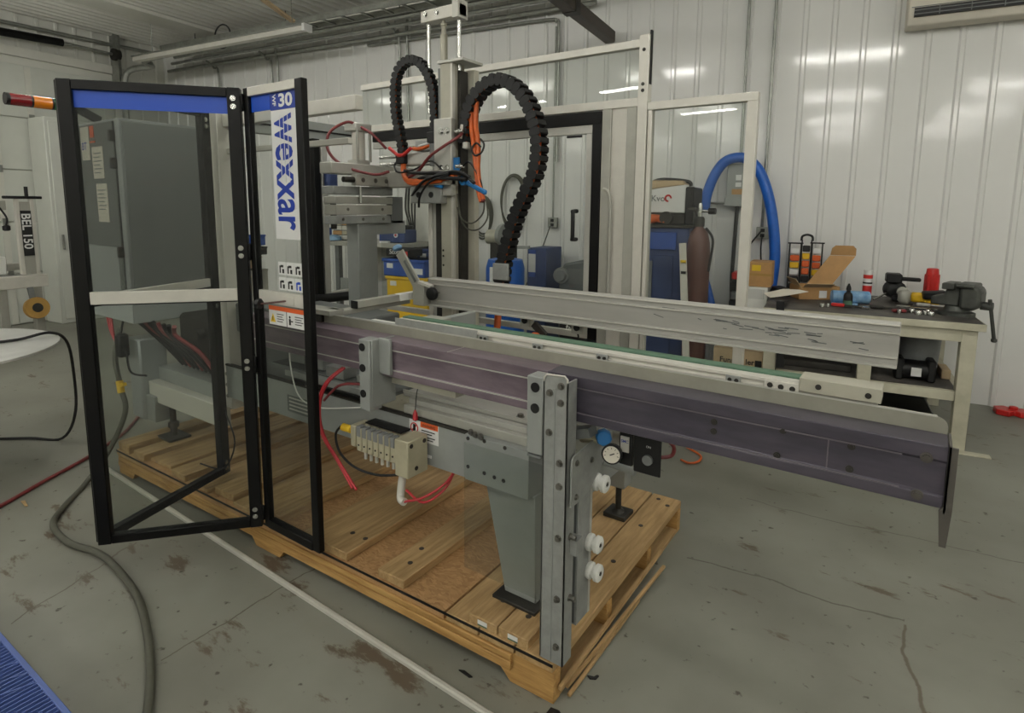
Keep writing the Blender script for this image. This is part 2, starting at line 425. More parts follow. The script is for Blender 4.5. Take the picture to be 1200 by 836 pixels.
def ribbed(width, length, n, rib_h=0.017, base=0.052, top=0.026):
    # profile across the width (x), raised towards -y; ribs run along z
    P = []; pitch = width / n
    for i in range(n):
        x = i * pitch
        P += [(x, 0), (x + pitch / 2 - base / 2, 0), (x + pitch / 2 - top / 2, -rib_h), (x + pitch / 2 + top / 2, -rib_h), (x + pitch / 2 + base / 2, 0)]
    P.append((width - 0.0006, 0))
    return P
def panel_mesh(name, prof, length, mat):
    vs = []; fs = []
    for x, y in prof:
        vs += [(x, y, 0), (x, y, length)]
    n = len(prof)
    for i in range(n - 1):
        fs.append((2 * i, 2 * i + 2, 2 * i + 3, 2 * i + 1))
    # thickness behind
    b = len(vs); x0, x1 = prof[0][0], prof[-1][0]
    vs += [(x0, 0.02, 0), (x1, 0.02, 0), (x1, 0.02, length), (x0, 0.02, length)]
    fs += [(b + 1, b, b + 3, b + 2)]
    me = bpy.data.meshes.new(name); me.from_pydata(vs, [], fs); me.materials.append(MATS[mat]); return me
PW = 0.9144
wall_core = MB(ROOM); wall_core.box(UL - 0.15, UR + 0.15, VB + 0.03, VB + 0.15, 0, ZC + 0.1)
wb = struct(wall_core.build('wall_back', 'wall_side'))
pm = panel_mesh('wall_panel', ribbed(PW, ZC, 4), ZC, 'wall_sheet')
k = 0; u = UR - PW + 0.02
OFFS = 0.045
while u > UL - PW:
    o = bpy.data.objects.new('wall_panel', pm); COL.objects.link(o)
    put(o, rp(u + OFFS, VB, 0.0), wb); o.rotation_euler = (0, 0, ROOM_A); u -= PW
sc = MB(ROOM)
for z in (0.35, 1.37, 2.04, 2.715, 3.35):
    u = -9.2
    while u < 3.0:
        sc.cyl((u, VB + 0.001, z), (u, VB - 0.006, z), 0.009 if z > 2.6 else 0.006, n=6); u += PW / 4
stuff(sc.build('panel_screws', 'galvanised', wb))
# left wall with an overhead door
wl_core = MB(ROOM); wl_core.box(UL - 0.15, UL - 0.03, VN, VB + 0.15, 0, ZC + 0.1)
wl = struct(wl_core.build('wall_left', 'wall_side'))
pml = panel_mesh('wall_panel', ribbed(PW, 0.5, 4), ZC - 3.62, 'wall_side')
v = VB - PW
while v > 0.5:
    o = bpy.data.objects.new('wall_panel', pml); COL.objects.link(o)
    put(o, rp(UL, v, 3.62), wl); o.rotation_euler = (0, 0, ROOM_A + math.pi / 2); v -= PW
pml2 = panel_mesh('wall_panel', ribbed(0.74, 3.6, 3), 3.62, 'wall_side')
o = bpy.data.objects.new('wall_panel', pml2); COL.objects.link(o); put(o, rp(UL, VB - 0.74, 0), wl); o.rotation_euler = (0, 0, ROOM_A + math.pi / 2)
dr = MB(ROOM); dr.box(UL - 0.03, UL + 0.0, 0.9, 5.3, 0.0, 3.5)
door = struct(dr.build('door_1', 'wall_side'))
for i in range(5):
    s = MB(ROOM); z0 = 0.005 + i * 0.68
    s.box(UL + 0.001, UL + 0.03, 0.95, 5.22, z0 + 0.006, z0 + 0.674)
    sec = s.build('door_section', 'door_sheet', door, bevel=0.004)
    for vv in (2.3, 3.75, 4.16, 5.12):
        h = MB(ROOM); h.box(UL + 0.03, UL + 0.042, vv - 0.035, vv + 0.035, z0 + 0.01, z0 + 0.66); h.build('door_stile', 'trim_white', sec)
        if i:
            h = MB(ROOM); h.box(UL + 0.042, UL + 0.055, vv - 0.03, vv + 0.03, z0 - 0.04, z0 + 0.05); h.build('door_hinge', 'galvanised', sec)
for i, (a, b, c, d) in enumerate(((5.24, 5.34, 0, 3.62), (0.6, 5.34, 3.5, 3.62))):
    s = MB(ROOM); s.box(UL, UL + 0.05, a, b, c, d); struct(s.build('trim_%d' % (i + 1), 'trim_white', bevel=0.004))
s = MB(ROOM); s.box(UR, UR + 0.12, VN, VB + 0.15, 0, ZC + 0.1); struct(s.build('wall_right', 'wall_side'))
s = MB(ROOM); s.box(UL - 0.15, UR + 0.12, VN - 0.12, VN, 0, ZC + 0.1); struct(s.build('wall_front', 'wall_side'))
s = MB(ROOM); s.box(UL - 0.15, UR + 0.12, VN - 0.12, VB + 0.15, ZC + 0.05, ZC + 0.12)
ce = struct(s.build('ceiling', 'ceiling_sheet'))
cm = panel_mesh('ceiling_panel', ribbed(PW, 3, 6, 0.034, 0.085, 0.04), VB - VN, 'ceiling_sheet')
u = UL
while u < UR:
    o = bpy.data.objects.new('ceiling_panel', cm); COL.objects.link(o)
    put(o, rp(u + 0.01, VB, ZC), ce)
    # local x -> u, local z -> -v, local -y -> down
    o.rotation_euler = (Matrix.Rotation(ROOM_A, 4, 'Z') @ Matrix.Rotation(math.pi / 2, 4, 'X')).to_euler()
    u += PW
s = MB(ROOM); s.box(-8.12, -7.72, VN, VB - 0.02, ZC - 0.085, ZC - 0.036); struct(s.build('trim_3', 'trim_white', bevel=0.005))
s = MB(ROOM); s.box(UL, UR, VB - 0.05, VB - 0.001, ZC - 0.10, ZC - 0.02); struct(s.build('trim_4', 'trim_white', bevel=0.005))

# ------------------------------------------------------------------ strip lights of the hall
lamp_src = None; n_l = 0
ROWW = {2.6: 'the row nearest the ribbed back wall', -0.6: 'the second row from the back wall', -3.7: 'the third row from the back wall', -6.9: 'the row farthest from the back wall'}
ORD = ['leftmost', 'second from left', 'third from left', 'third from right', 'second from right', 'rightmost']
for v in (2.6, -0.6, -3.7, -6.9):
    for j, u in enumerate((-7.4, -4.9, -2.4, 0.1, 2.6, 5.0)):
        t = thing('strip_light', 'white ceiling strip light, %s in %s' % (ORD[j], ROWW[v]), 'light', rp(u, v, ZC - 0.42), 'ceiling strip lights')
        if lamp_src is None:
            a = MB(ROOM); a.prism([(-0.03, 0.05), (0.03, 0.05), (0.03, 0.0), (-0.03, 0.0)], (u - 0.62, v, ZC - 0.37), (0, 1, 0), (0, 0, 1), (1.24, 0, 0))
            ha = a.build('housing', 'white_plastic', t)
            hs = [ha]
            for dv in (-0.045, 0.045):
                hs.append(MB(ROOM).cyl((u - 0.6, v + dv, ZC - 0.40), (u + 0.6, v + dv, ZC - 0.40), 0.016, n=6).build('tube', 'tube_lit', t))
            for sx in (-0.5, 0.5):
                hs.append(MB(ROOM).cyl((u + sx, v, ZC - 0.33), (u + sx, v, ZC - 0.02), 0.004, n=6).build('hanger', 'galvanised', t))
            lamp_src = [(x, ABS[x] - ABS[t]) for x in hs]
        else:
            for x, d in lamp_src:
                clone(x, ABS[t] + d, t)
# ================================================================== the pallet
PT = Matrix.Translation((-0.862, 1.494, 0)) @ Matrix.Rotation(math.radians(1.25), 4, 'Z')
pal = thing('pallet', 'long wooden pallet of planks and chipboard carrying the packaging machine', 'pallet', PT @ Vector((-1.5, 0.65, 0)))
ZD = 0.150
def stringer(y0, y1):
    s = MB(PT)
    pts = [(-3.0, 0.0), (-2.84, 0.0), (-2.80, 0.05), (-1.66, 0.05), (-1.62, 0.0), (-1.44, 0.0), (-1.40, 0.05), (-0.22, 0.05), (-0.17, 0.0), (0, 0.0), (0, ZD - 0.036), (-3.0, ZD - 0.036)]
    s.prism(pts, (0, y0, 0), (1, 0, 0), (0, 0, 1), (0, y1 - y0, 0))
    return s.build('stringer', 'wood_long', pal, bevel=0.002)
for y in (0.0, 0.41, 0.83, 1.24):
    stringer(y, y + 0.045)
# two layered edge planks along the front
for z0, z1, y in ((0.055, 0.088, -0.004), (0.091, ZD - 0.036, -0.002)):
    s = MB(PT); s.box(-2.97, -0.16, y - 0.012, y, z0, z1); s.build('edge_plank', 'wood_long', pal, bevel=0.002)
# lower deck boards at the right end, splintered
for i, (x, w, dz) in enumerate(((-0.10, 0.10, 0), (-0.30, 0.09, 0.002), (-1.53, 0.12, 0), (-2.92, 0.1, 0))):
    s = MB(PT)
    s.box(x, x + w, 0.046, 1.24, 0.002 + dz, 0.020 + dz); s.build('bottom_board', 'wood_plank', pal, bevel=0.002)
for i, (a, b, z) in enumerate((((0.012, 0.02, 0.05), (0.022, 0.95, 0.062), 0.014), ((0.016, 0.06, 0.03), (0.060, 0.88, 0.036), 0.010), ((0.03, 0.05, 0.012), (0.045, 0.62, 0.02), 0.008))):
    s = MB(PT); s.bar(a, b, 0.012, z); s.build('splinter', 'wood_plank', pal)
# deck: planks at both ends, chipboard sheets between
xs = [(-0.145, 0.0), (-0.295, -0.150), (-0.445, -0.300), (-3.0, -2.86), (-2.855, -2.71)]
for a, b in xs:
    s = MB(PT); s.box(a + 0.001, b - 0.001, -0.008, 1.29, ZD - 0.034, ZD); s.build('deck_board', 'wood_deck', pal, bevel=0.003)
for a, b in ((-2.70, -1.62), (-1.615, -0.455)):
    s = MB(PT); s.box(a, b, -0.008, 1.29, ZD - 0.034, ZD - 0.004); s.build('chipboard_sheet', 'osb', pal, bevel=0.001)
s = MB(PT); s.box(-3.0, 0.0, -0.0105, -0.0085, ZD - 0.012, ZD - 0.002); s.build('edge_tape', 'black_plastic', pal)
# raised planks laid across the deck
RP = [(-0.22, -0.10, 0.0, 0.36, 0.034), (-0.345, -0.225, -0.002, 0.36, 0.034), (-0.80, -0.66, 0.0, 1.2, 0.034), (-1.14, -0.98, 0.0, 1.25, 0.034), (-1.30, -1.15, 0.0, 1.25, 0.016),
      (-1.62, -1.46, 0.03, 1.25, 0.034), (-1.80, -1.63, 0.0, 1.25, 0.018), (-1.99, -1.83, 0.02, 1.25, 0.034), (-2.20, -2.02, 0.0, 1.25, 0.018), (-2.38, -2.24, 0.0, 1.25, 0.034),
      (-2.66, -2.45, 0.03, 1.25, 0.018), (-2.80, -2.68, 0.0, 1.25, 0.04), (-2.985, -2.86, 0.0, 1.28, 0.052)]
random.seed(3)
for a, b, y0, y1, h in RP:
    T2 = PT @ rot_about((a + b) / 2, y0, random.uniform(-1.2, 1.2))
    s = MB(T2); s.box(a, b, y0, y1, ZD - 0.003, ZD + h)
    pl = s.build('raised_plank', 'wood_plank', pal, bevel=0.003)
    if y1 < 0.5:
        t = MB(T2); t.box((a + b) / 2 - 0.02, (a + b) / 2 + 0.02, y0 - 0.0012, y0, ZD + 0.008, ZD + 0.026); t.build('paper_label', 'label_white', pl)
        t = MB(T2); t.box((a + b) / 2 - 0.02, (a + b) / 2 + 0.02, y0 - 0.0016, y0 - 0.0003, ZD + 0.006, ZD + 0.011); t.build('label_band', 'belt_green', pl)
for x, y in ((-0.16, 0.10), (-0.28, 0.12), (-0.72, 0.1), (-1.08, 0.12), (-1.0, 0.12), (-0.07, 0.62), (-0.2, 0.75), (-0.08, 0.95), (-0.75, 0.2), (-1.05, 0.5), (-0.04, 1.2), (-0.1, 1.24)):
    hh = next((r[4] for r in RP if r[0] < x < r[1] and r[2] < y < r[3]), 0)
    s = MB(PT); s.cyl((x, y, ZD + hh - 0.003), (x, y, ZD + hh + 0.0015), 0.011, n=9); s.build('nail_head', 'grease', pal)

# ================================================================== the machine
mc = thing('case_erector', 'large grey case erecting machine with conveyor beams, column and open guard doors', 'machine', (-2.2, 2.1, ZD))
def part(mb, name, mat, parent=None, **k):
    return mb.build(name, mat, parent or mc, **k)
def B(x0, x1, y0, y1, z0, z1):
    return MB().box(x0, x1, y0, y1, z0, z1)

# ---- front conveyor beam (purple anodised extrusion)
prof = [(1.645, 0.948), (1.552, 0.948), (1.552, 0.974), (1.558, 0.979), (1.558, 1.052), (1.552, 1.057), (1.552, 1.090), (1.645, 1.090)]
def beam(x0, x1):
    return MB().prism(prof, (x0, 0, 0), (0, 1, 0), (0, 0, 1), (x1 - x0, 0, 0))
fb = part(beam(-0.9395, 0.083), 'front_beam', 'purple_anodised', bevel=0.0015)
fb2 = part(beam(-2.62, -0.9405), 'front_beam', 'mauve_anodised', bevel=0.0015)
for z in (1.0545, 0.9765):  # paler strips paint the highlight along the groove edges
    part(B(-0.939, 0.0, 1.5512, 1.5530, z - 0.0016, z + 0.0016), 'lip_highlight', 'purple_pale_line', fb)
    part(B(-2.62, -0.9415, 1.5512, 1.5530, z - 0.0022, z + 0.0022), 'lip_highlight', 'alu', fb2)
bolts([(-0.10, 1.558, 1.046), (-0.10, 1.558, 0.990), (-0.42, 1.558, 1.036), (-0.42, 1.558, 1.010), (-0.25, 1.556, 1.052), (-0.26, 1.556, 0.984)], (0, -1, 0), fb, 0.006, 0.005, 'dark_iron', 'screw')
b_ = bolts([(0.045, 1.552, 1.058), (0.035, 1.552, 0.968)], (0, -1, 0), fb, 0.0085, 0.010, 'plate_brown', 'cap_bolt')
part(B(-0.15, -0.147, 1.5570, 1.5586, 0.98, 1.05), 'weld_line', 'purple_pale_line', fb)
part(B(-1.357, -1.355, 1.5515, 1.646, 1.0895, 1.0907), 'joint_line', 'alu_white', fb2)
# inner guide sheet with a rounded end
gs = [(-2.3, 1.06), (-2.3, 1.128), (0.058, 1.128)] + [(0.058 + 0.024 * math.sin(t), 1.104 + 0.024 * math.cos(t)) for t in (0.3, 0.6, 0.9, 1.2, 1.57)] + [(0.082, 1.06)]
part(MB().prism(gs, (0, 1.6455, 0), (1, 0, 0), (0, 0, 1), (0, 0.004, 0)), 'guide_sheet', 'guide_beige')
part(B(-2.3, 0.06, 1.6445, 1.6505, 1.1265, 1.1305), 'guide_lip', 'alu')
# end plate with its pointed tail
ep = MB().prism([(1.546, 1.093), (1.648, 1.093), (1.648, 0.94), (1.590, 0.94), (1.564, 0.862), (1.556, 0.862), (1.546, 0.94)], (0.083, 0, 0), (0, 1, 0), (0, 0, 1), (0.006, 0, 0))
ep.prism([(0.089, 1.093), (0.100, 1.093), (0.100, 0.945), (0.096, 0.862), (0.083, 0.862), (0.076, 0.945), (0.083, 0.955), (0.083, 1.093)][:7] + [(0.083, 1.093)], (0, 1.546, 0), (1, 0, 0), (0, 0, 1), (0, 0.006, 0))
epo = part(ep, 'end_plate', 'plate_brown', bevel=0.0008)
bolts([(0.089, 1.60, 1.06), (0.089, 1.60, 1.03), (0.089, 1.60, 0.985), (0.089, 1.60, 0.965)], (1, 0, 0), epo, 0.008, 0.012)
# slotted rail and green belt behind the guide sheet
sl = MB().prism([(1.652, 1.118), (1.652, 1.128), (1.660, 1.132), (1.660, 1.140), (1.652, 1.144), (1.652, 1.153), (1.690, 1.153), (1.690, 1.118)], (-1.72, 0, 0), (0, 1, 0), (0, 0, 1), (1.66, 0, 0))
slo = part(sl, 'slotted_rail', 'alu_white', bevel=0.0008)
part(B(-1.72, -0.235, 1.692, 1.735, 1.118, 1.158), 'green_belt', 'belt_green', bevel=0.002)
bb = part(B(-0.235, -0.052, 1.6475, 1.72, 1.134, 1.170), 'belt_end_block', 'beige_steel', bevel=0.0015)
bolts([(-0.19, 1.6475, 1.152), (-0.08, 1.6475, 1.150)], (0, -1, 0), bb, 0.005, 0.004, 'dark_iron', 'screw')
mpb = part(B(-0.32, -0.235, 1.649, 1.6535, 1.120, 1.150), 'mount_plate', 'alu_white', bevel=0.001)
bolts([(-0.305, 1.649, 1.137), (-0.278, 1.649, 1.136), (-0.250, 1.649, 1.135)], (0, -1, 0), mpb, 0.005, 0.004, 'dark_iron', 'screw')
for x in (-1.27, -1.04, -0.80, -0.40):
    c_ = part(B(x - 0.02, x + 0.02, 1.647, 1.652, 1.122, 1.146), 'rail_clip', 'steel_zinc', bevel=0.001)
    bolts([(x - 0.009, 1.647, 1.134), (x + 0.009, 1.647, 1.134)], (0, -1, 0), c_, 0.004, 0.003, 'dark_iron', 'screw')
part(B(-1.72, -1.30, 1.651, 1.655, 1.128, 1.158), 'backing_strip', 'steel_zinc', bevel=0.001)

# ---- rear conveyor rail
rr = [(2.15, 1.122), (2.15, 1.142), (2.143, 1.146), (2.150, 1.150), (2.150, 1.220), (2.143, 1.224), (2.150, 1.229), (2.150, 1.245), (2.143, 1.249), (2.150, 1.254), (2.20, 1.254), (2.20, 1.122)]
ru = part(MB().prism(rr, (-2.0, 0, 0), (0, 1, 0), (0, 0, 1), (1.964, 0, 0)), 'rear_rail', 'alu_brushed', bevel=0.001)
for z in (1.146, 1.224, 1.249):  # bright strips paint the highlight on the rail's ridges
    part(B(-1.985, -0.037, 2.1415, 2.1445, z - 0.002, z + 0.002), 'lip_highlight', 'alu_white', ru)
part(B(-2.0, -0.036, 2.12, 2.15, 1.118, 1.124), 'rail_foot', 'alu', bevel=0.001)
random.seed(21); SC = []
for k in range(34):
    x = random.gauss(-0.42, 0.15); z = 1.190 - (x + 0.42) * 0.06 + random.gauss(0, 0.010); L_ = random.uniform(0.012, 0.05)
    SC.append(((x, z), (x + L_, z + random.uniform(-0.006, 0.002))))
SC += [((-0.83, 1.2), (-0.79, 1.19)), ((-0.16, 1.178), (-0.13, 1.184))]
for p, q in SC:
    s = MB(); s.bar((p[0], 2.1496, p[1]), (q[0], 2.1496, q[1]), 0.0016, 0.003, up=(0, 0, 1)); part(s, 'scuff_mark', 'steel_paint_dark', ru)
part(B(-2.06, -1.985, 2.10, 2.21, 1.118, 1.225), 'rail_end_block', 'alu_dull', bevel=0.002)
kn = part(MB().cyl((-1.93, 2.15, 1.185), (-1.93, 2.09, 1.185), 0.006), 'knob_shaft', 'chrome')
part(MB().lathe([(0.018, 0), (0.03, 0.004), (0.033, 0.014), (0.03, 0.026), (0.02, 0.03)], (-1.93, 2.115, 1.185), (0, -1, 0)), 'knob', 'black_plastic', kn)
part(MB().bar((-2.02, 2.11, 1.235), (-1.94, 2.11, 1.218), 0.03, 0.012), 'knob_arm', 'alu_white')
# tilted flap arm at the end of the rail
fa = part(MB().bar((-2.035, 2.11, 1.215), (-2.155, 2.11, 1.375), 0.012, 0.055, up=(1, 0, 0.75)), 'flap_arm', 'alu_dull', bevel=0.002)
part(MB().bar((-2.04, 2.102, 1.235), (-2.115, 2.102, 1.335), 0.004, 0.014, up=(1, 0, 0.75)), 'slot', 'steel_paint_dark', fa)
part(MB().lathe([(0.004, 0), (0.022, 0.004), (0.026, 0.014), (0.018, 0.024)], (-2.165, 2.11, 1.385), (-0.5, 0, 0.8)), 'vacuum_cup', 'bottle_blue', fa)

# ---- cross bar assembly left of the rails
cb = part(MB().bar((-2.13, 1.70, 1.128), (-2.13, 2.13, 1.128), 0.05, 0.022), 'cross_bar', 'alu_dull', bevel=0.002)
part(MB().bar((-2.10, 1.77, 1.158), (-2.10, 2.03, 1.158), 0.04, 0.034), 'bar_block', 'alu_dull', bevel=0.002)
part(B(-2.1205, -2.0795, 1.764, 1.7695, 1.1405, 1.1755), 'end_cap', 'black_plastic', cb)
part(B(-2.12, -2.08, 2.035, 2.10, 1.141, 1.176), 'guide_pad', 'white_plastic', bevel=0.002)
part(B(-2.12, -2.08, 2.102, 2.17, 1.141, 1.176), 'guide_pad', 'white_plastic', bevel=0.002)
part(B(-2.30, -2.08, 1.615, 1.69, 1.128, 1.150), 'corner_plate', 'alu_dull', bevel=0.002)
part(B(-2.155, -2.09, 1.66, 1.70, 1.055, 1.150), 'corner_bracket', 'alu_dull', bevel=0.002)
part(B(-2.30, -2.16, 1.63, 1.69, 1.075, 1.126), 'corner_foot', 'dark_iron', bevel=0.002)
part(B(-2.05, -1.70, 1.70, 1.72, 1.03, 1.115), 'side_strip', 'steel_paint', bevel=0.001)
part(B(-1.70, -1.66, 1.70, 2.10, 1.05, 1.125), 'cross_plate', 'steel_paint', bevel=0.002)
part(B(-1.66, -1.55, 1.72, 1.80, 1.10, 1.155), 'block', 'alu_dull', bevel=0.002)
part(B(-1.98, -1.80, 1.74, 1.78, 1.085, 1.105), 'guide_pad', 'white_plastic', bevel=0.002)
s = MB().tube([(-1.70, 1.7, 1.09), (-1.66, 1.69, 1.06), (-1.63, 1.69, 1.09), (-1.66, 1.7, 1.11)], 0.004, 6); part(s, 'clip_wire', 'black_plastic')
# sensors under the rear rail
for x in (-1.47, -1.20):
    b0 = part(B(x - 0.028, x + 0.028, 2.22, 2.26, 1.06, 1.115), 'sensor_block', 'alu_dull', bevel=0.002)
    part(MB().cyl((x, 2.222, 1.088), (x, 2.214, 1.088), 0.014), 'lens', 'black_plastic', b0)
    part(MB().cyl((x + 0.03, 2.23, 1.10), (x + 0.075, 2.23, 1.105), 0.008, n=8), 'brass_fitting', 'label_yellow', b0)
part(MB().bar((-1.42, 2.22, 1.08), (-1.36, 2.22, 1.03), 0.02, 0.03), 'valve_lever', 'dark_iron')
part(MB().lathe([(0.01, 0), (0.022, 0.006), (0.012, 0.014)], (-1.40, 2.2, 1.03)), 'orange_cap', 'orange_plastic')
part(MB().tube([(-1.47, 2.23, 1.12), (-1.4, 2.23, 1.10), (-1.3, 2.23, 1.115), (-1.2, 2.23, 1.06), (-1.22, 2.23, 1.0)], 0.004, 6), 'sensor_wire', 'black_plastic')

# ---- posts and brackets on the front beam
pp = [(-0.915, 0.153), (-0.915, 1.088), (-0.905, 1.100), (-0.84, 1.104), (-0.829, 1.094), (-0.829, 0.153)]
post = part(MB().prism(pp, (0, 1.489, 0), (1, 0, 0), (0, 0, 1), (0, 0.005, 0)), 'front_post', 'steel_zinc', bevel=0.0008)
part(B(-0.9155, -0.9095, 1.489, 1.55, 0.153, 1.086), 'flange', 'steel_zinc', post, bevel=0.0008)
part(B(-0.8345, -0.829, 1.489, 1.545, 0.153, 1.086), 'flange', 'steel_zinc', post, bevel=0.0008)
part(MB().tube([(-0.912, 1.4875, 1.079), (-0.911, 1.4875, 1.09), (-0.902, 1.4875, 1.101), (-0.84, 1.4875, 1.105), (-0.831, 1.4875, 1.096), (-0.830, 1.4875, 1.086)], 0.003, 6, sub=1), 'rim', 'alu_white', post)
part(B(-0.876, -0.872, 1.4865, 1.4895, 0.16, 1.06), 'seam', 'steel_paint', post)
bolts([(-0.853, 1.489, z) for z in (1.072, 1.02, 0.83, 0.755, 0.585, 0.38, 0.215)] + [(-0.892, 1.489, z) for z in (1.045, 0.92)], (0, -1, 0), post, 0.008, 0.010)
br = part(B(-0.976, -0.918, 1.49, 1.551, 0.835, 1.086), 'post_bracket', 'steel_paint', bevel=0.003)
for z in (1.052, 0.985):
    part(MB().cyl((-0.945, 1.4905, z), (-0.945, 1.487, z), 0.0155, n=18), 'dark_hole', 'black_plastic', br)  # black discs paint the dark of open holes
part(B(-0.97, -0.92, 1.486, 1.55, 0.826, 0.834), 'bracket_foot', 'steel_paint_dark', br)
sb = part(B(-1.755, -1.695, 1.49, 1.551, 0.815, 1.096), 'short_bracket', 'steel_paint', bevel=0.003)
part(B(-1.695, -1.632, 1.535, 1.551, 0.96, 1.10), 'bracket_cheek', 'steel_paint', sb, bevel=0.002)
part(B(-1.695, -1.690, 1.50, 1.62, 0.83, 1.095), 'bracket_side', 'steel_paint', sb, bevel=0.002)
for z in (1.066, 0.984, 0.882):
    part(MB().cyl((-1.733, 1.4905, z), (-1.733, 1.487, z), 0.0155, n=18), 'dark_hole', 'black_plastic', sb)
part(B(-1.70, -1.36, 1.60, 1.70, 0.905, 0.945), 'bracket_arm', 'beige_steel', bevel=0.002)

# ---- long side plate, ledges and inner deck
spl = part(B(-2.95, -1.05, 1.62, 1.626, 0.600, 0.770), 'side_plate', 'steel_paint', bevel=0.001)
part(B(-2.95, -1.05, 1.616, 1.640, 0.771, 0.779), 'side_ledge', 'dark_iron')
part(B(-1.66, -1.05, 1.63, 1.66, 0.780, 0.815), 'lower_rail', 'alu_dull', bevel=0.003)
part(B(-1.66, -1.05, 1.66, 1.69, 0.800, 0.835), 'lower_rail', 'alu', bevel=0.003)
idk = part(B(-1.72, -1.02, 1.69, 2.10, 0.825, 0.840), 'inner_deck', 'alu_brushed', bevel=0.002)
bolts([(-1.16, 1.73, 0.84), (-1.10, 1.74, 0.84)], (0, 0, 1), idk, 0.011, 0.012)
part(B(-1.72, -1.02, 1.688, 1.694, 0.838, 0.852), 'deck_lip', 'alu', bevel=0.001)
part(B(-2.9, -1.05, 2.40, 2.41, 0.58, 0.80), 'rear_side_plate', 'steel_paint')
part(B(-2.6, -1.75, 1.66, 2.10, 0.82, 0.835), 'machine_bed', 'steel_paint_dark')
for x, y, w, h in ((-2.12, 1.66, 0.12, 0.05), (-1.95, 1.68, 0.10, 0.03), (-2.30, 1.70, 0.10, 0.09), (-1.86, 1.66, 0.05, 0.06), (-2.48, 1.72, 0.12, 0.14)):
    part(B(x - w / 2, x + w / 2, y, y + 0.08, 0.836, 0.836 + h), 'drive_block', 'steel_zinc', bevel=0.003)
part(B(-2.45, -1.78, 1.63, 1.67, 0.80, 0.83), 'drive_rail', 'steel_zinc', bevel=0.002)
part(MB().bar((-2.35, 1.61, 0.80), (-1.78, 1.61, 0.80), 0.012, 0.012), 'black_rail', 'black_paint')
np_ = part(B(-2.42, -2.25, 1.6175, 1.62, 0.632, 0.715), 'name_plate', 'steel_paint_dark', spl, bevel=0.001)
for k in range(4):
    part(B(-2.405, -2.265, 1.6165, 1.6176, 0.645 + k * 0.018, 0.652 + k * 0.018), 'plate_line', 'alu', spl)
wl_ = part(B(-1.615, -1.462, 1.6178, 1.6199, 0.690, 0.772), 'warning_label', 'label_white', spl)
part(B(-1.555, -1.464, 1.6170, 1.6179, 0.748, 0.770), 'label_header', 'label_orange', spl)
part(MB().text('WARNING', (-1.545, 1.6168, 0.7535), (1, 0, 0), (0, 0, 1), 0.014, (0, -1, 0), 0.01), 'label_text', 'ink', spl)
tx = MB()
for k, w in enumerate((0.07, 0.055, 0.07, 0.06)):
    tx.box(-1.55, -1.55 + w, 1.6168, 1.6178, 0.734 - k * 0.010 - (0.004 if k > 1 else 0), 0.738 - k * 0.010 - (0.004 if k > 1 else 0))
stuff(part(tx, 'small_print', 'ink', spl))
ring = [(-1.588 + 0.019 * math.cos(t), 1.6168, 0.738 + 0.019 * math.sin(t)) for t in [2 * math.pi * i / 24 for i in range(25)]]
part(MB().tube(ring, 0.0022, 5, sub=1), 'prohibition_ring', 'label_red', spl)
part(MB().bar((-1.600, 1.6168, 0.726), (-1.576, 1.6168, 0.750), 0.0015, 0.004), 'prohibition_bar', 'label_red', spl)
part(MB().bar((-1.588, 1.6168, 0.724), (-1.588, 1.6168, 0.752), 0.0015, 0.012), 'hand_mark', 'ink', spl)
part(B(-1.53, -1.50, 1.6180, 1.6198, 0.630, 0.642), 'small_label', 'label_white', spl)
bx = part(B(-1.316, -1.036, 1.598, 1.70, 0.607, 0.782), 'end_box', 'steel_paint', bevel=0.002)
bolts([(-1.30, 1.598, 0.768), (-1.225, 1.598, 0.775), (-1.135, 1.598, 0.772), (-1.30, 1.598, 0.66), (-1.225, 1.598, 0.655), (-1.18, 1.598, 0.652), (-1.14, 1.598, 0.650)], (0, -1, 0), bx, 0.005, 0.002, 'dark_iron', 'screw')
bolts([(-1.285, 1.597, 0.795), (-1.265, 1.597, 0.790), (-1.24, 1.597, 0.788)], (0, -1, 0), bx, 0.009, 0.008, 'bolt_steel', 'nut')
# tapered leg
lg = MB(); A = [(-1.245, 1.63, 0.607), (-1.03, 1.63, 0.607), (-1.03, 1.73, 0.607), (-1.245, 1.73, 0.607), (-1.165, 1.645, 0.195), (-1.03, 1.645, 0.195), (-1.03, 1.73, 0.195), (-1.165, 1.73, 0.195)]
lg.add(A, [(0, 1, 2, 3), (7, 6, 5, 4), (4, 5, 1, 0), (5, 6, 2, 1), (6, 7, 3, 2), (7, 4, 0, 3)])
leg = part(lg, 'leg', 'steel_paint', bevel=0.003)
part(B(-1.19, -1.005, 1.60, 1.72, 0.184, 0.197), 'foot_plate', 'dark_iron', leg, bevel=0.002)
# clear shield in front of the leg
part(B(-1.255, -0.935, 1.520, 1.524, 0.322, 0.790), 'clear_shield', 'poly_clear')
# far right leg with levelling foot
part(B(-1.13, -1.05, 2.44, 2.52, 0.30, 0.80), 'leg', 'steel_paint', bevel=0.003)
ft = part(MB().lathe([(0.045, 0), (0.045, 0.012), (0.02, 0.03), (0.014, 0.034), (0.014, 0.15)], (-1.09, 2.47, 0.151)), 'levelling_foot', 'dark_iron')
part(B(-1.145, -1.035, 2.42, 2.525, 0.150, 0.172), 'foot_pad', 'dark_iron', ft, bevel=0.003)
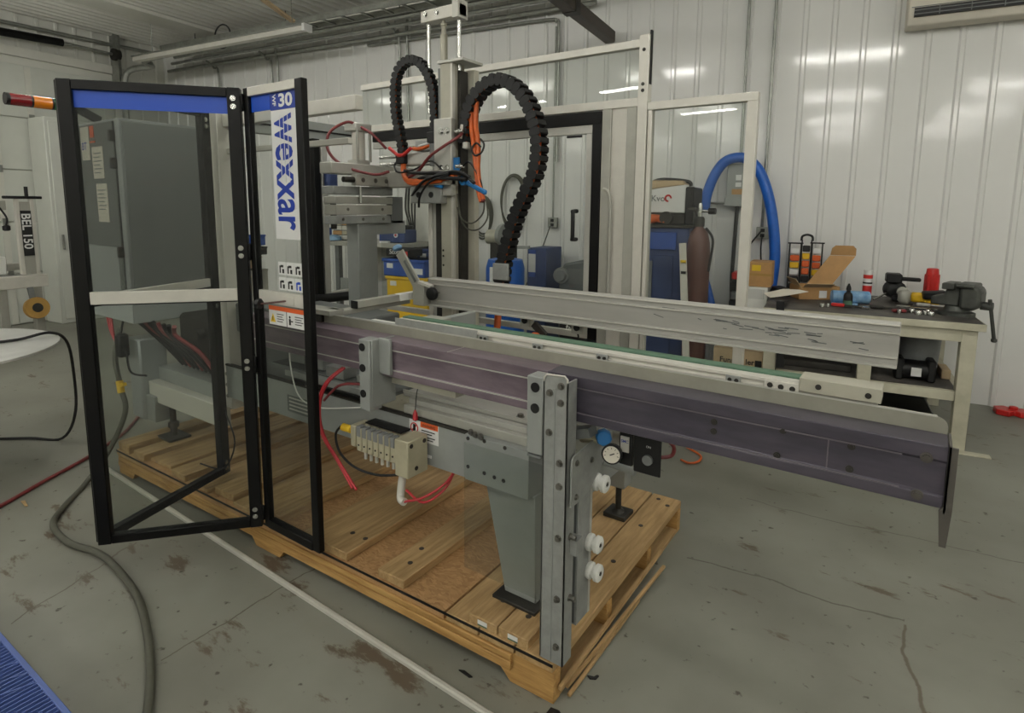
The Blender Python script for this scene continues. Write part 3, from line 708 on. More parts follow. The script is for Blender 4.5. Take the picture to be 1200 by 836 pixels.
# end frame right of the front post
efp = part(MB().prism([(1.50, 0.69), (1.50, 0.84), (1.512, 0.852), (1.70, 0.868), (1.78, 0.85), (1.78, 0.80), (1.62, 0.70), (1.56, 0.69)], (-0.822, 0, 0), (0, 1, 0), (0, 0, 1), (0.006, 0, 0)), 'end_gusset', 'steel_zinc', bevel=0.001)
bolts([(-0.816, 1.53, 0.825), (-0.816, 1.53, 0.715), (-0.816, 1.63, 0.80)], (1, 0, 0), efp, 0.007, 0.006)
sp_ = part(B(-0.868, -0.832, 1.58, 1.66, 0.24, 0.70), 'slotted_post', 'steel_zinc', bevel=0.002)
part(B(-0.862, -0.838, 1.5765, 1.5812, 0.25, 0.69), 'slot', 'steel_paint_dark', sp_)
part(B(-0.846, -0.832, 1.66, 1.675, 0.24, 0.70), 'rib', 'alu', sp_)
for y, z in ((1.652, 0.504), (1.658, 0.400), (1.690, 0.700)):
    rl = part(MB().lathe([(0.008, 0.0), (0.026, 0.0), (0.029, 0.004), (0.029, 0.014), (0.020, 0.018), (0.020, 0.026), (0.029, 0.030), (0.029, 0.042), (0.024, 0.046), (0.010, 0.046), (0.010, 0.04)], (-0.832, y, z), (1, 0, 0), 20), 'roller', 'white_plastic')
    part(MB().cyl((-0.84, y, z), (-0.785, y, z), 0.006, n=8), 'axle', 'dark_iron', rl)
part(MB().bar((-0.83, 1.52, 0.55), (-0.83, 1.56, 0.55), 0.05, 0.05), 'clamp_plate', 'steel_zinc', sp_)
bolts([(-0.829, 1.52, 0.585), (-0.829, 1.525, 0.375)], (1, 0, 0), post, 0.008, 0.02)
part(MB().cyl((-0.83, 1.76, 0.745), (-0.72, 1.76, 0.735), 0.014, n=12), 'tube_handle', 'steel_paint', bevel=0)
part(B(-0.86, -0.835, 1.66, 2.42, 0.66, 0.74), 'end_cross_beam', 'steel_paint', bevel=0.002)
# air regulator group
rg = part(B(-0.735, -0.69, 1.655, 1.70, 0.800, 0.905), 'regulator_body', 'black_plastic', bevel=0.003)
part(B(-0.728, -0.700, 1.650, 1.656, 0.845, 0.895), 'regulator_plate', 'alu_white', rg)
part(MB().text('SMC', (-0.726, 1.6494, 0.876), (1, 0, 0), (0, 0, 1), 0.013, (0, -1, 0), 0.02), 'maker_mark', 'blue_ink', rg)
p2 = part(B(-0.688, -0.600, 1.662, 1.668, 0.785, 0.912), 'regulator_panel', 'black_plastic', rg, bevel=0.004)
part(MB().cyl((-0.640, 1.662, 0.835), (-0.640, 1.652, 0.835), 0.016, n=18), 'dial', 'grey_plastic', rg)
part(MB().text('ON', (-0.648, 1.6615, 0.872), (1, 0, 0), (0, 0, 1), 0.010, (0, -1, 0)), 'on_mark', 'label_white', rg)
ga = part(MB().lathe([(0.028, 0), (0.032, 0.006), (0.032, 0.020), (0.028, 0.022)], (-0.748, 1.64, 0.838), (0.25, -1, 0.1), 24), 'pressure_gauge', 'black_plastic')
gd = V((0.25, -1, 0.1)).normalized()
part(MB().cyl(V((-0.748, 1.64, 0.838)) + gd * 0.0221, V((-0.748, 1.64, 0.838)) + gd * 0.0235, 0.0265, n=24), 'gauge_face', 'paper', ga)
part(MB().bar(V((-0.756, 1.64, 0.834)) + gd * 0.0245, V((-0.738, 1.64, 0.844)) + gd * 0.0245, 0.003, 0.001, up=gd), 'needle', 'ink', ga)
gm = MB()
for k in range(9):
    t = math.radians(225 - k * 33.75); e = V((1, 0.25, 0)).normalized(); c0 = V((-0.748, 1.64, 0.838)) + gd * 0.0243
    gm.bar(c0 + e * math.cos(t) * 0.018 + V((0, 0, 1)) * math.sin(t) * 0.018, c0 + e * math.cos(t) * 0.023 + V((0, 0, 1)) * math.sin(t) * 0.023, 0.0016, 0.0006, up=gd)
stuff(part(gm, 'gauge_scale', 'ink', ga))
kb = part(MB().lathe([(0.018, 0), (0.026, 0.002), (0.026, 0.030), (0.022, 0.036)], (-0.79, 1.655, 0.878), (0.35, -0.6, 0.1), 8), 'regulator_knob', 'blue_plastic')
part(MB().lathe([(0.022, -0.02), (0.022, 0.0)], (-0.79, 1.655, 0.878), (0.35, -0.6, 0.1), 16), 'knob_collar', 'white_plastic', kb)
part(MB().cyl((-0.87, 1.66, 0.86), (-0.80, 1.66, 0.872), 0.022, n=12), 'filter_bowl', 'manifold_beige')
part(MB().bar((-0.88, 1.60, 0.885), (-0.80, 1.60, 0.91), 0.05, 0.03), 'valve_block', 'steel_paint_dark')
part(MB().tube([(-0.60, 1.69, 0.905), (-0.575, 1.70, 0.88), (-0.58, 1.70, 0.85), (-0.61, 1.69, 0.84)], 0.006, 8), 'red_hose', 'dark_red_tube')

# ---- valve manifold hanging on the side plate
mn = part(B(-1.83, -1.56, 1.53, 1.60, 0.612, 0.70), 'valve_manifold', 'manifold_beige', bevel=0.003)
for k in range(7):
    x = -1.80 + k * 0.032
    vv = part(B(x, x + 0.028, 1.505, 1.60, 0.630, 0.725), 'valve', 'manifold_beige', mn, bevel=0.003)
    part(B(x + 0.003, x + 0.025, 1.502, 1.535, 0.690, 0.732), 'valve_cap', 'grey_plastic', mn, bevel=0.002)
    part(MB().cyl((x + 0.014, 1.5045, 0.655), (x + 0.014, 1.503, 0.655), 0.004, n=8), 'port', 'black_plastic', mn)
    part(MB().cyl((x + 0.014, 1.54, 0.612), (x + 0.014, 1.54, 0.585), 0.007, n=8), 'fitting', 'alu_white', mn)
part(B(-1.79, -1.59, 1.545, 1.598, 0.733, 0.739), 'manifold_cover', 'black_plastic', mn)
part(B(-1.575, -1.505, 1.495, 1.605, 0.590, 0.735), 'end_block', 'manifold_beige', mn, bevel=0.004)
bolts([(-1.505, 1.515, 0.715), (-1.505, 1.585, 0.715), (-1.505, 1.54, 0.62)], (1, 0, 0), mn, 0.006, 0.003, 'dark_iron', 'screw')
part(B(-1.855, -1.825, 1.52, 1.60, 0.63, 0.72), 'end_block', 'manifold_beige', mn, bevel=0.004)
part(MB().lathe([(0.012, 0), (0.016, 0.004), (0.016, 0.05), (0.010, 0.055)], (-1.855, 1.53, 0.695), (-1, -0.1, 0.05), 14), 'yellow_plug', 'yellow_plastic', mn)
part(MB().tube([(-1.912, 1.52, 0.70), (-1.94, 1.515, 0.66), (-1.90, 1.50, 0.60), (-1.80, 1.49, 0.565), (-1.68, 1.50, 0.56), (-1.58, 1.52, 0.58)], 0.005, 8), 'black_lead', 'black_plastic', mn)
elb = part(MB().tube([(-1.565, 1.53, 0.59), (-1.565, 1.52, 0.545), (-1.565, 1.515, 0.51), (-1.555, 1.505, 0.495), (-1.53, 1.50, 0.492)], 0.015, 10, sub=3), 'elbow_fitting', 'alu_white', mn)
for a, b in (((-1.535, 1.50, 0.492), 0.02), ((-1.54, 1.52, 0.53), 0.0)):
    part(MB().tube([a, (-1.46, 1.53, 0.50 + b), (-1.40, 1.58, 0.55 + b), (-1.40, 1.64, 0.60)], 0.005, 8), 'red_hose', 'red_tube', mn)
part(MB().lathe([(0.003, 0), (0.011, 0.006), (0.009, 0.03), (0.003, 0.045)], (-1.575, 1.61, 0.77), (0, 0, 1), 12), 'red_pull_tag', 'red_tube')
part(MB().tube([(-1.575, 1.61, 0.81), (-1.575, 1.62, 0.88), (-1.58, 1.64, 0.91)], 0.002, 5), 'tag_cord', 'black_plastic')
for d in (0.0, 0.012):
    part(MB().tube([(-1.96 + d, 1.58, 0.93), (-2.0 + d, 1.52, 0.87), (-2.03 + d, 1.50, 0.77), (-2.0 + d, 1.49, 0.66), (-1.90 + d, 1.49, 0.56), (-1.79 + d * 2, 1.47, 0.485)], 0.0055, 8), 'air_hose', 'red_tube')
part(MB().tube([(-1.75, 1.55, 0.89), (-1.82, 1.53, 0.895), (-1.92, 1.52, 0.87), (-1.99, 1.50, 0.80)], 0.0055, 8), 'air_hose', 'dark_red_tube')
part(MB().tube([(-2.35, 1.60, 1.05), (-2.33, 1.58, 0.9), (-2.25, 1.56, 0.76), (-2.1, 1.55, 0.735), (-1.9, 1.56, 0.77), (-1.78, 1.56, 0.80)], 0.003, 6), 'white_lead', 'white_plastic')
# ---- guard doors
def frame_bar(p, q, w, d, n):                    # bar from p to q, width w across, depth d along n
    mb = MB(); p, q = V(p), V(q); ax = (q - p).normalized(); nn = V(n).normalized(); s = ax.cross(nn)
    mb.obox((p + q) / 2, (w / 2, (q - p).length / 2, d / 2), s, ax, nn); return mb
PB, PTz = 0.192, 2.068
def panel(name, a, b, w=0.042, d=0.042, wl=None, wr=None):
    a, b = V((*a, 0)), V((*b, 0)); t = (b - a).normalized(); n = V((t.y, -t.x, 0)); wl = wl or w; wr = wr or w
    zu = V((0, 0, 1))
    root = frame_bar(a + t * wl / 2 + zu * PB, a + t * wl / 2 + zu * PTz, wl, d, n).build(name, 'black_paint', mc, bevel=0.003)
    frame_bar(b - t * wr / 2 + zu * PB, b - t * wr / 2 + zu * PTz, wr, d, n).build('stile', 'black_paint', root, bevel=0.003)
    return root, a, b, t, n
def bolt_pair(root, p, n, dz=0.016):
    bolts([p + V((0, 0, dz)), p - V((0, 0, dz))], n, root, 0.0075, 0.006, 'chrome')
# fixed front panel with the maker's name
root, a, b, t, n = panel('name_panel', (-2.297, 1.41), (-1.916, 1.41), d=0.028, wl=0.034, wr=0.044)
frame_bar((-2.265, 1.41, PTz - 0.018), (-1.958, 1.41, PTz - 0.018), 0.034, 0.03, n).build('top_rail', 'alu_white', root, bevel=0.002)
frame_bar((-2.265, 1.41, PB + 0.02), (-1.958, 1.41, PB + 0.02), 0.038, 0.036, n).build('bottom_rail', 'black_paint', root, bevel=0.002)
frame_bar((-2.265, 1.412, 1.228), (-1.958, 1.412, 1.228), 0.052, 0.02, n).build('mid_rail', 'alu_white', root, bevel=0.002)
B(-2.262, -1.96, 1.413, 1.417, PB + 0.03, 1.205).build('window_pane', 'poly_clear', root)
B(-2.262, -1.96, 1.413, 1.417, 1.25, PTz - 0.03).build('window_pane', 'poly_clear', root)
B(-2.262, -2.136, 1.4095, 1.412, 1.972, 2.034).build('blue_strip', 'blue_strip', root)
B(-2.132, -1.96, 1.409, 1.412, 1.968, 2.034).build('model_badge', 'blue_ink', root)
MB().text('30', (-2.080, 1.4085, 1.979), (1, 0, 0), (0, 0, 1), 0.066, (0, -1, 0), 0.035, sx=1.35).build('badge_number', 'label_white', root, flat=True)
MB().text('WF', (-2.116, 1.4085, 2.026), (0, 0, -1), (1, 0, 0), 0.030, (0, -1, 0), 0.03, sx=0.95).build('badge_letters', 'label_white', root, flat=True)
B(-2.132, -1.96, 1.409, 1.412, 1.470, 1.966).build('name_label', 'label_white', root)
wx = MB().text('wexxar', (-2.106, 1.4085, 1.948), (0, 0, -1), (1, 0, 0), 0.222, (0, -1, 0), 0.018, sx=0.655); wx.build('name_lettering', 'blue_ink', root, flat=True)
for x in (-2.075, -2.050, -2.025):
    B(x - 0.0016, x + 0.0016, 1.4070, 1.4078, 1.69, 1.945).build('lettering_stripe', 'label_white', root)
# pictogram rows and warning label
for r_ in range(2):
    for k in range(3):
        x = -2.128 + k * 0.053; z = 1.378 - r_ * 0.062
        s = B(x, x + 0.050, 1.409, 1.4115, z - 0.052, z).build('pictogram', 'label_white', root)
        g = MB(); g.box(x + 0.008, x + 0.016, 1.4083, 1.409, z - 0.045, z - 0.015); g.box(x + 0.016, x + 0.034, 1.4083, 1.409, z - 0.022, z - 0.012)
        g.box(x + 0.026, x + 0.038, 1.4083, 1.409, z - 0.045, z - 0.028)
        stuff(g.build('pictogram_mark', 'blue_strip' if (r_, k) == (1, 2) else 'ink', root))
B(-2.205, -1.962, 1.4075, 1.410, 1.115, 1.190).build('warning_label', 'label_white', root)
B(-2.205, -1.962, 1.4068, 1.4078, 1.176, 1.194).build('label_header', 'label_orange', root)
B(-2.086, -2.083, 1.4068, 1.4078, 1.115, 1.176).build('label_divider', 'ink', root)
MB().prism([(-0.018, 0), (0.018, 0), (0, 0.036)], (-2.178, 1.4068, 1.126), (1, 0, 0), (0, 0, 1), (0, 0.0008, 0)).build('hazard_triangle', 'label_yellow', root)
B(-2.180, -2.176, 1.4058, 1.4068, 1.132, 1.150).build('hazard_mark', 'ink', root)
g = MB(); g.box(-2.070, -2.058, 1.4066, 1.4078, 1.125, 1.150); g.lathe([(0.0055, 0), (0.0055, 0.001)], (-2.064, 1.4078, 1.157), (0, -1, 0), 10); g.box(-2.058, -2.044, 1.4066, 1.4078, 1.138, 1.143)
stuff(g.build('operator_mark', 'ink', root))
g = MB()
for k in range(4):
    g.box(-2.150, -2.105 - (0.008 if k % 2 else 0), 1.4066, 1.4078, 1.160 - k * 0.010, 1.163 - k * 0.010); g.box(-2.030, -1.978 - (0.01 if k % 2 else 0), 1.4066, 1.4078, 1.160 - k * 0.010, 1.163 - k * 0.010)
stuff(g.build('small_print', 'ink', root))
kx = MB().cyl((-2.06, 1.405, 1.225), (-2.19, 1.36, 1.205), 0.004, n=8).build('latch_rod', 'gas_brown', root)
MB().lathe([(0.012, 0), (0.022, 0.004), (0.024, 0.016), (0.014, 0.03)], (-2.185, 1.362, 1.205), (-1, -0.4, 0), 7).build('latch_knob', 'black_plastic', root)
B(-2.09, -2.02, 1.398, 1.409, 1.208, 1.244).build('latch_plate', 'alu_white', root, bevel=0.002)
# hinged L-shaped door: leaf with the blue strip
A0, A1, B1 = (-2.313, 1.398), (-2.728, 0.913), (-2.958, 1.600)
rootA, a, b, t, n = panel('guard_door', A1, A0, wl=0.050, wr=0.050)
zz = V((0, 0, 1))
def along(p, q, f):
    return V((p[0] + (q[0] - p[0]) * f, p[1] + (q[1] - p[1]) * f, 0))
def rails(root, p, q, n, blue, top='black_paint'):
    p3, q3 = V((*p, 0)), V((*q, 0)); t = (q3 - p3).normalized(); L = (q3 - p3).length
    def seg(z, w, d, mat, name, o=0.0):
        s = frame_bar(p3 + t * 0.05 + zz * z + n * o, q3 - t * 0.05 + zz * z + n * o, w, d, n); return s.build(name, mat, root, bevel=0.002)
    seg(PTz - 0.019, 0.036, 0.038, top, 'top_rail'); seg(PB + 0.019, 0.036, 0.038, 'black_paint', 'bottom_rail')
    def pane(z0, z1, mat, name, th=0.004, o=0.0):
        s = MB(); s.obox((p3 + q3) / 2 + zz * (z0 + z1) / 2 + n * o, (L / 2 - 0.046, th / 2, (z1 - z0) / 2), t, n, zz); return s.build(name, mat, root)
    return seg, pane
seg, pane = rails(rootA, A1, A0, n, True)
seg(1.231, 0.050, 0.026, 'alu_white', 'mid_rail', 0.006)
seg(1.2045, 0.004, 0.028, 'black_paint', 'rail_edge', 0.006)
pane(PB + 0.035, 1.203, 'poly_clear', 'window_pane'); pane(1.257, PTz - 0.036, 'poly_clear', 'window_pane')
pane(1.966, 2.036, 'blue_strip', 'blue_strip', 0.002, 0.004)
# hinges to the fixed panel
for z in (2.01, 1.41, 0.93, 0.26):
    hg = B(-2.318, -2.285, 1.383, 1.392, z - 0.035, z + 0.035).build('hinge', 'black_paint', rootA, bevel=0.002)
    MB().cyl((-2.305, 1.386, z - 0.036), (-2.305, 1.386, z + 0.036), 0.006, n=10).build('hinge_pin', 'chrome', rootA)
    p = along(A1, A0, 0.957) + n * 0.021 + zz * z
    bolt_pair(rootA, p, n)
# the return leaf
nB = V((-(B1[1] - A1[1]), (B1[0] - A1[0]), 0)).normalized() * -1
rootB, a, b, t, n2 = panel('guard_door_return', A1, B1, wl=0.048, wr=0.052)
segB, paneB = rails(rootB, A1, B1, n2, False)
segB(1.215, 0.042, 0.026, 'alu_white', 'mid_rail'); segB(1.192, 0.006, 0.030, 'black_paint', 'rail_edge')
paneB(PB + 0.035, 1.19, 'poly_clear', 'window_pane'); paneB(1.237, PTz - 0.036, 'poly_smoke', 'window_pane')
for z in (2.0, 1.11, 0.24):
    bolt_pair(rootB, along(A1, B1, 0.96) + n2 * 0.021 + zz * z, n2)
    bolt_pair(rootB, along(A1, B1, 0.96) - n2 * 0.021 + zz * z, -n2)
for f in (0.35, 0.66):
    bolts([along(A1, B1, f) - n2 * 0.013 + zz * 1.20, along(A1, B1, f) - n2 * 0.02 + zz * 0.21], -n2, rootB, 0.006, 0.005, 'chrome')

# ---- machine frame posts and top beams on the left
cp = B(-3.005, -2.925, 1.63, 1.70, 0.53, 2.06).build('corner_post', 'alu_white', mc, bevel=0.003)
bolts([(-2.965, 1.63, z) for z in (0.72, 0.66, 0.60)], (0, -1, 0), cp, 0.007, 0.006)
B(-2.925, -1.93, 1.66, 1.70, 1.99, 2.05).build('top_beam', 'alu_white', mc, bevel=0.003)
B(-2.925, -2.0, 1.675, 1.70, 1.86, 1.885).build('cross_rail', 'alu_white', mc, bevel=0.002)
B(-3.36, -3.29, 2.05, 2.83, 2.03, 2.14).build('side_top_beam', 'steel_paint', mc, bevel=0.003)
B(-3.288, -3.284, 2.05, 2.83, 2.078, 2.088).build('side_black_strip', 'black_paint', mc)
# left rear guard frame
B(-3.30, -3.25, 2.44, 2.49, 0.95, 2.03).build('guard_post', 'black_paint', mc, bevel=0.002)
B(-3.30, -3.25, 2.50, 2.545, 0.98, 2.03).build('guard_post', 'alu', mc, bevel=0.002)
B(-3.30, -3.25, 2.345, 2.40, 0.90, 2.03).build('guard_post', 'alu', mc, bevel=0.002)
MB().cyl((-3.22, 2.36, 1.0), (-3.22, 2.80, 0.985), 0.03, n=14).build('bumper_roll', 'black_plastic', mc)
B(-3.29, -3.25, 2.545, 2.83, 1.0, 1.03).build('guard_sill', 'alu', mc, bevel=0.002)
B(-3.28, -3.276, 2.545, 2.80, 1.03, 1.9).build('guard_pane', 'poly_clear', mc)

B(-3.246, -3.19, 2.50, 2.585, 1.69, 1.86).build('switch_box', 'cabinet_blue', mc, bevel=0.02, seg=2)
B(-3.246, -3.22, 2.55, 2.585, 1.45, 1.64).build('cable_duct', 'dark_iron', mc, bevel=0.004)
# ---- rear guard: top bar, posts, black door frame and clear panels
YR = 2.80
B(-3.2, -1.20, YR, YR + 0.04, 2.375, 2.412).build('rear_top_bar', 'alu_white', mc, bevel=0.002)
B(-3.2, -1.21, YR + 0.014, YR + 0.018, 2.14, 2.376).build('rear_top_pane', 'poly_clear', mc)
B(-3.2, -1.20, YR, YR + 0.04, 2.098, 2.140).build('rear_mid_bar', 'alu_white', mc, bevel=0.002)
rpo = B(-1.205, -1.155, YR - 0.005, YR + 0.045, 0.62, 2.43).build('rear_post', 'alu_white', mc, bevel=0.002)
B(-1.158, -1.150, YR + 0.01, YR + 0.03, 2.2, 2.45).build('post_trim', 'black_paint', rpo)
bolts([(-1.18, YR - 0.005, z) for z in (2.36, 2.2, 2.17)], (0, -1, 0), rpo, 0.006, 0.004, 'dark_iron', 'screw')
rd = B(-3.10, -1.40, YR, YR + 0.035, 2.03, 2.092).build('rear_door', 'black_paint', mc, bevel=0.002)
B(-1.450, -1.40, YR, YR + 0.035, 0.90, 2.03).build('stile', 'black_paint', rd, bevel=0.002)
B(-3.10, -1.45, YR + 0.005, YR + 0.03, 1.985, 2.028).build('inner_rail', 'alu', rd, bevel=0.002)
B(-1.485, -1.452, YR + 0.005, YR + 0.03, 0.935, 1.985).build('inner_stile', 'alu', rd, bevel=0.002)
B(-3.10, -1.452, YR + 0.005, YR + 0.03, 0.90, 0.935).build('bottom_rail', 'alu', rd, bevel=0.002)
B(-3.05, -1.485, YR + 0.012, YR + 0.016, 0.935, 1.985).build('door_pane', 'poly_clear', rd)
hd = MB().tube([(-1.535, YR + 0.01, 1.585), (-1.535, YR - 0.035, 1.583), (-1.525, YR - 0.05, 1.57), (-1.525, YR - 0.05, 1.45), (-1.535, YR - 0.035, 1.437), (-1.535, YR + 0.01, 1.435)], 0.011, 10, sub=3)
hd.build('pull_handle', 'black_plastic', rd)
B(-1.60, -1.51, YR + 0.0, YR + 0.006, 1.968, 1.98).build('door_catch', 'black_plastic', rd)
# narrow fixed rear panel between door and post
for x0, x1 in ((-1.395, -1.345), (-1.26, -1.207)):
    B(x0, x1, YR, YR + 0.035, 0.62, 2.098).build('rear_stile', 'alu_dull', mc, bevel=0.002)
B(-1.345, -1.26, YR + 0.012, YR + 0.018, 0.62, 2.098).build('rear_infill', 'alu_white', mc)
MB().tube([(-1.375, YR - 0.004, 1.70), (-1.35, YR - 0.01, 1.69), (-1.335, YR - 0.01, 1.65), (-1.33, YR - 0.01, 1.55), (-1.33, YR - 0.01, 1.0)], 0.008, 8).build('rear_conduit', 'alu_dull', mc)
# open-topped side window to the right of the post
sw = B(-1.155, -0.645, YR, YR + 0.04, 2.075, 2.113).build('side_window', 'alu_white', mc, bevel=0.002)
B(-0.690, -0.645, YR, YR + 0.04, 0.62, 2.075).build('stile', 'alu_white', sw, bevel=0.002)
B(-1.15, -1.13, YR, YR + 0.04, 0.62, 2.075).build('stile', 'alu_white', sw, bevel=0.002)
B(-1.13, -0.69, YR + 0.014, YR + 0.018, 0.66, 2.075).build('window_pane', 'poly_clear', sw)
B(-1.155, -0.645, YR, YR + 0.04, 0.60, 0.64).build('bottom_rail', 'alu_white', sw, bevel=0.002)

# ---- lifting column
colm = B(-2.135, -2.05, 2.40, 2.50, 0.62, 2.335).build('column', 'beige_steel', mc, bevel=0.003)
B(-2.062, -2.048, 2.395, 2.42, 0.62, 2.33).build('column_edge', 'alu_white', colm, bevel=0.002)
B(-2.048, -2.03, 2.44, 2.50, 0.62, 2.30).build('column_track', 'dark_iron', colm)
B(-2.05, -1.99, 2.505, 2.545, 0.62, 2.31).build('column_rear', 'beige_steel', colm, bevel=0.002)
B(-2.145, -1.975, 2.39, 2.56, 2.335, 2.35).build('column_cap', 'alu', colm, bevel=0.002)
B(-2.20, -2.14, 2.43, 2.50, 0.80, 1.62).build('belt_housing', 'dark_iron', mc, bevel=0.002)
B(-2.24, -2.205, 2.45, 2.50, 0.80, 1.62).build('guide_profile', 'alu', mc, bevel=0.002)
B(-2.275, -2.245, 2.45, 2.50, 0.80, 1.62).build('guide_profile', 'alu_white', mc, bevel=0.002)
B(-2.165, -2.137, 2.42, 2.50, 1.62, 2.32).build('column_strip', 'steel_paint_dark', colm)
bolts([(-2.12, 2.40, 1.37), (-2.12, 2.40, 1.34), (-2.12, 2.40, 1.29)], (0, -1, 0), colm, 0.004, 0.003, 'dark_iron', 'screw')
# top yoke with rods
yk = B(-2.285, -2.02, 2.42, 2.48, 2.565, 2.625).build('top_yoke', 'alu_white', mc, bevel=0.003)
B(-2.060, -2.02, 2.41, 2.49, 2.555, 2.645).build('yoke_block', 'alu', yk, bevel=0.002)
bolts([(-2.17, 2.42, 2.60), (-2.25, 2.42, 2.605)], (0, -1, 0), yk, 0.010, 0.008, 'chrome')
for x, r, z in ((-2.255, 0.011, 2.10), (-2.045, 0.011, 2.30)):
    MB().cyl((x, 2.45, z), (x, 2.45, 2.57), r, n=12).build('guide_rod', 'chrome', yk)
MB().lathe([(0.02, 0), (0.02, 0.16), (0.012, 0.165), (0.012, 0.20), (0.018, 0.203), (0.018, 0.215), (0.010, 0.22), (0.010, 0.24)], (-2.15, 2.45, 2.335), (0, 0, 1), 16).build('lift_cylinder', 'beige_steel', yk)
# carriage
cg = B(-2.15, -2.03, 2.365, 2.40, 1.66, 2.055).build('carriage', 'alu', mc, bevel=0.003)
bolts([(-2.10, 2.365, 1.99), (-2.10, 2.365, 1.80), (-2.06, 2.365, 1.99), (-2.06, 2.365, 1.80)], (0, -1, 0), cg, 0.013, 0.012, 'chrome')
B(-2.31, -2.09, 2.35, 2.42, 1.62, 1.71).build('carriage_block', 'steel_zinc', cg, bevel=0.004)
for x in (-2.25, -2.16):
    MB().cyl((x, 2.351, 1.665), (x, 2.348, 1.665), 0.016, n=16).build('block_hole', 'ink', cg)
B(-2.20, -2.03, 2.33, 2.40, 1.715, 1.79).build('carriage_shelf', 'alu_dull', cg, bevel=0.003)
B(-2.04, -1.99, 2.38, 2.385, 1.79, 1.855).build('blue_tag', 'blue_plastic', cg)
for z in (1.985, 1.81, 1.775):
    MB().lathe([(0.008, 0), (0.014, 0.003), (0.014, 0.03), (0.009, 0.034), (0.009, 0.05)], (-2.02, 2.39, z), (1, 0, 0), 10).build('air_fitting', 'chrome', cg)
MB().lathe([(0.014, 0), (0.02, 0.003), (0.02, 0.03), (0.008, 0.035)], (-1.96, 2.40, 1.93), (0, 0, -1), 12).build('valve_nut', 'alu', cg)
lv = MB().bar((-1.945, 2.36, 1.735), (-1.80, 2.36, 1.672), 0.022, 0.024).build('clamp_lever', 'blue_plastic', cg, bevel=0.006)
MB().lathe([(0.024, 0), (0.024, 0.03), (0.012, 0.032)], (-1.94, 2.375, 1.735), (0, -1, 0), 16).build('lever_hub', 'blue_plastic', cg)
MB().cyl((-1.94, 2.343, 1.735), (-1.94, 2.340, 1.735), 0.010, n=12).build('lever_screw', 'ink', cg)
MB().bar((-2.13, 2.345, 1.72), (-2.07, 2.345, 1.71), 0.02, 0.03).build('clamp_lever', 'blue_plastic', cg, bevel=0.006)
# horizontal arm and head
arm = B(-2.72, -2.15, 2.42, 2.50, 1.71, 1.80).build('head_arm', 'alu_dull', mc, bevel=0.004)
B(-2.50, -2.20, 2.43, 2.50, 1.83, 1.90).build('arm_actuator', 'alu', arm, bevel=0.006)
B(-2.34, -2.17, 2.42, 2.50, 1.905, 1.96).build('actuator_head', 'steel_zinc', arm, bevel=0.004)
for z in (1.845, 1.885):
    MB().cyl((-2.66, 2.46, z), (-2.42, 2.46, z), 0.010, n=10).build('actuator_rod', 'chrome', arm)
B(-2.225, -2.165, 2.41, 2.46, 1.82, 1.95).build('actuator_plate', 'steel_paint_dark', arm, bevel=0.003)
hp = B(-2.70, -2.60, 2.06, 2.72, 1.775, 1.835).build('head_bar', 'alu', mc, bevel=0.004)
B(-2.60, -2.56, 2.19, 2.72, 1.715, 1.775).build('head_rail', 'alu_dull', hp, bevel=0.003)
bolts([(-2.56, y, 1.745) for y in (2.24, 2.33, 2.41, 2.56, 2.66)], (1, 0, 0), hp, 0.009, 0.007)
MB().cyl((-2.58, 2.12, 1.745), (-2.58, 2.19, 1.745), 0.016, n=12).build('shock_absorber', 'dark_iron', hp)
cy = MB().cyl((-2.66, 2.30, 1.835), (-2.66, 2.30, 2.02), 0.036, n=20).build('air_cylinder', 'alu_white', mc)
B(-2.71, -2.61, 2.24, 2.36, 2.015, 2.06).build('cylinder_head', 'alu', cy, bevel=0.006)
B(-2.70, -2.62, 2.25, 2.35, 1.83, 1.86).build('cylinder_foot', 'alu', cy, bevel=0.004)
for y in (2.255, 2.345):
    MB().cyl((-2.615, y, 1.85), (-2.615, y, 2.02), 0.008, n=8).build('tie_rod', 'alu_dull', cy)
for k, (z, h, x, m_) in enumerate(((1.665, 0.045, -2.60, 'steel_zinc'), (1.615, 0.040, -2.59, 'alu_dull'), (1.555, 0.055, -2.585, 'alu_dull'), (1.505, 0.045, -2.59, 'steel_zinc'))):
    B(x - 0.10, x, 2.07, 2.50 - 0.01 * k, z, z + h).build('gripper_plate', m_, hp, bevel=0.004)
bolts([(-2.585, y, 1.585) for y in (2.15, 2.40)] + [(-2.59, y, 1.53) for y in (2.12, 2.26, 2.41)], (1, 0, 0), hp, 0.006, 0.004)
B(-2.66, -2.62, 2.50, 2.60, 1.50, 1.66).build('gripper_side', 'steel_paint_dark', hp, bevel=0.003)
B(-2.70, -2.60, 2.23, 2.37, 0.98, 1.515).build('pusher_plate', 'steel_paint', mc, bevel=0.003)
B(-2.70, -2.62, 2.36, 2.62, 1.44, 1.52).build('pusher_arm', 'steel_paint', mc, bevel=0.003)
MB().cyl((-2.58, 2.235, 1.71), (-2.58, 2.235, 1.62), 0.008, n=8).build('stop_pin', 'chrome', hp)
for p, q in (((-2.52, 2.40, 1.93), (-2.45, 2.40, 1.885)), ((-2.45, 2.40, 1.885), (-2.41, 2.40, 1.885)), ((-2.41, 2.40, 1.885), (-2.35, 2.40, 1.92))):
    MB().cyl(p, q, 0.010, n=8).build('red_fitting', 'red_paint', cy)
MB().tube([(-2.62, 2.26, 2.045), (-2.66, 2.22, 2.06), (-2.72, 2.15, 2.0), (-2.72, 2.14, 1.9), (-2.64, 2.18, 1.82), (-2.50, 2.26, 1.775), (-2.42, 2.3, 1.79)], 0.008, 8).build('air_hose', 'dark_red_tube', cy)
MB().tube([(-2.62, 2.28, 2.04), (-2.55, 2.30, 2.0), (-2.50, 2.36, 1.92)], 0.008, 8).build('air_hose', 'dark_red_tube', cy)

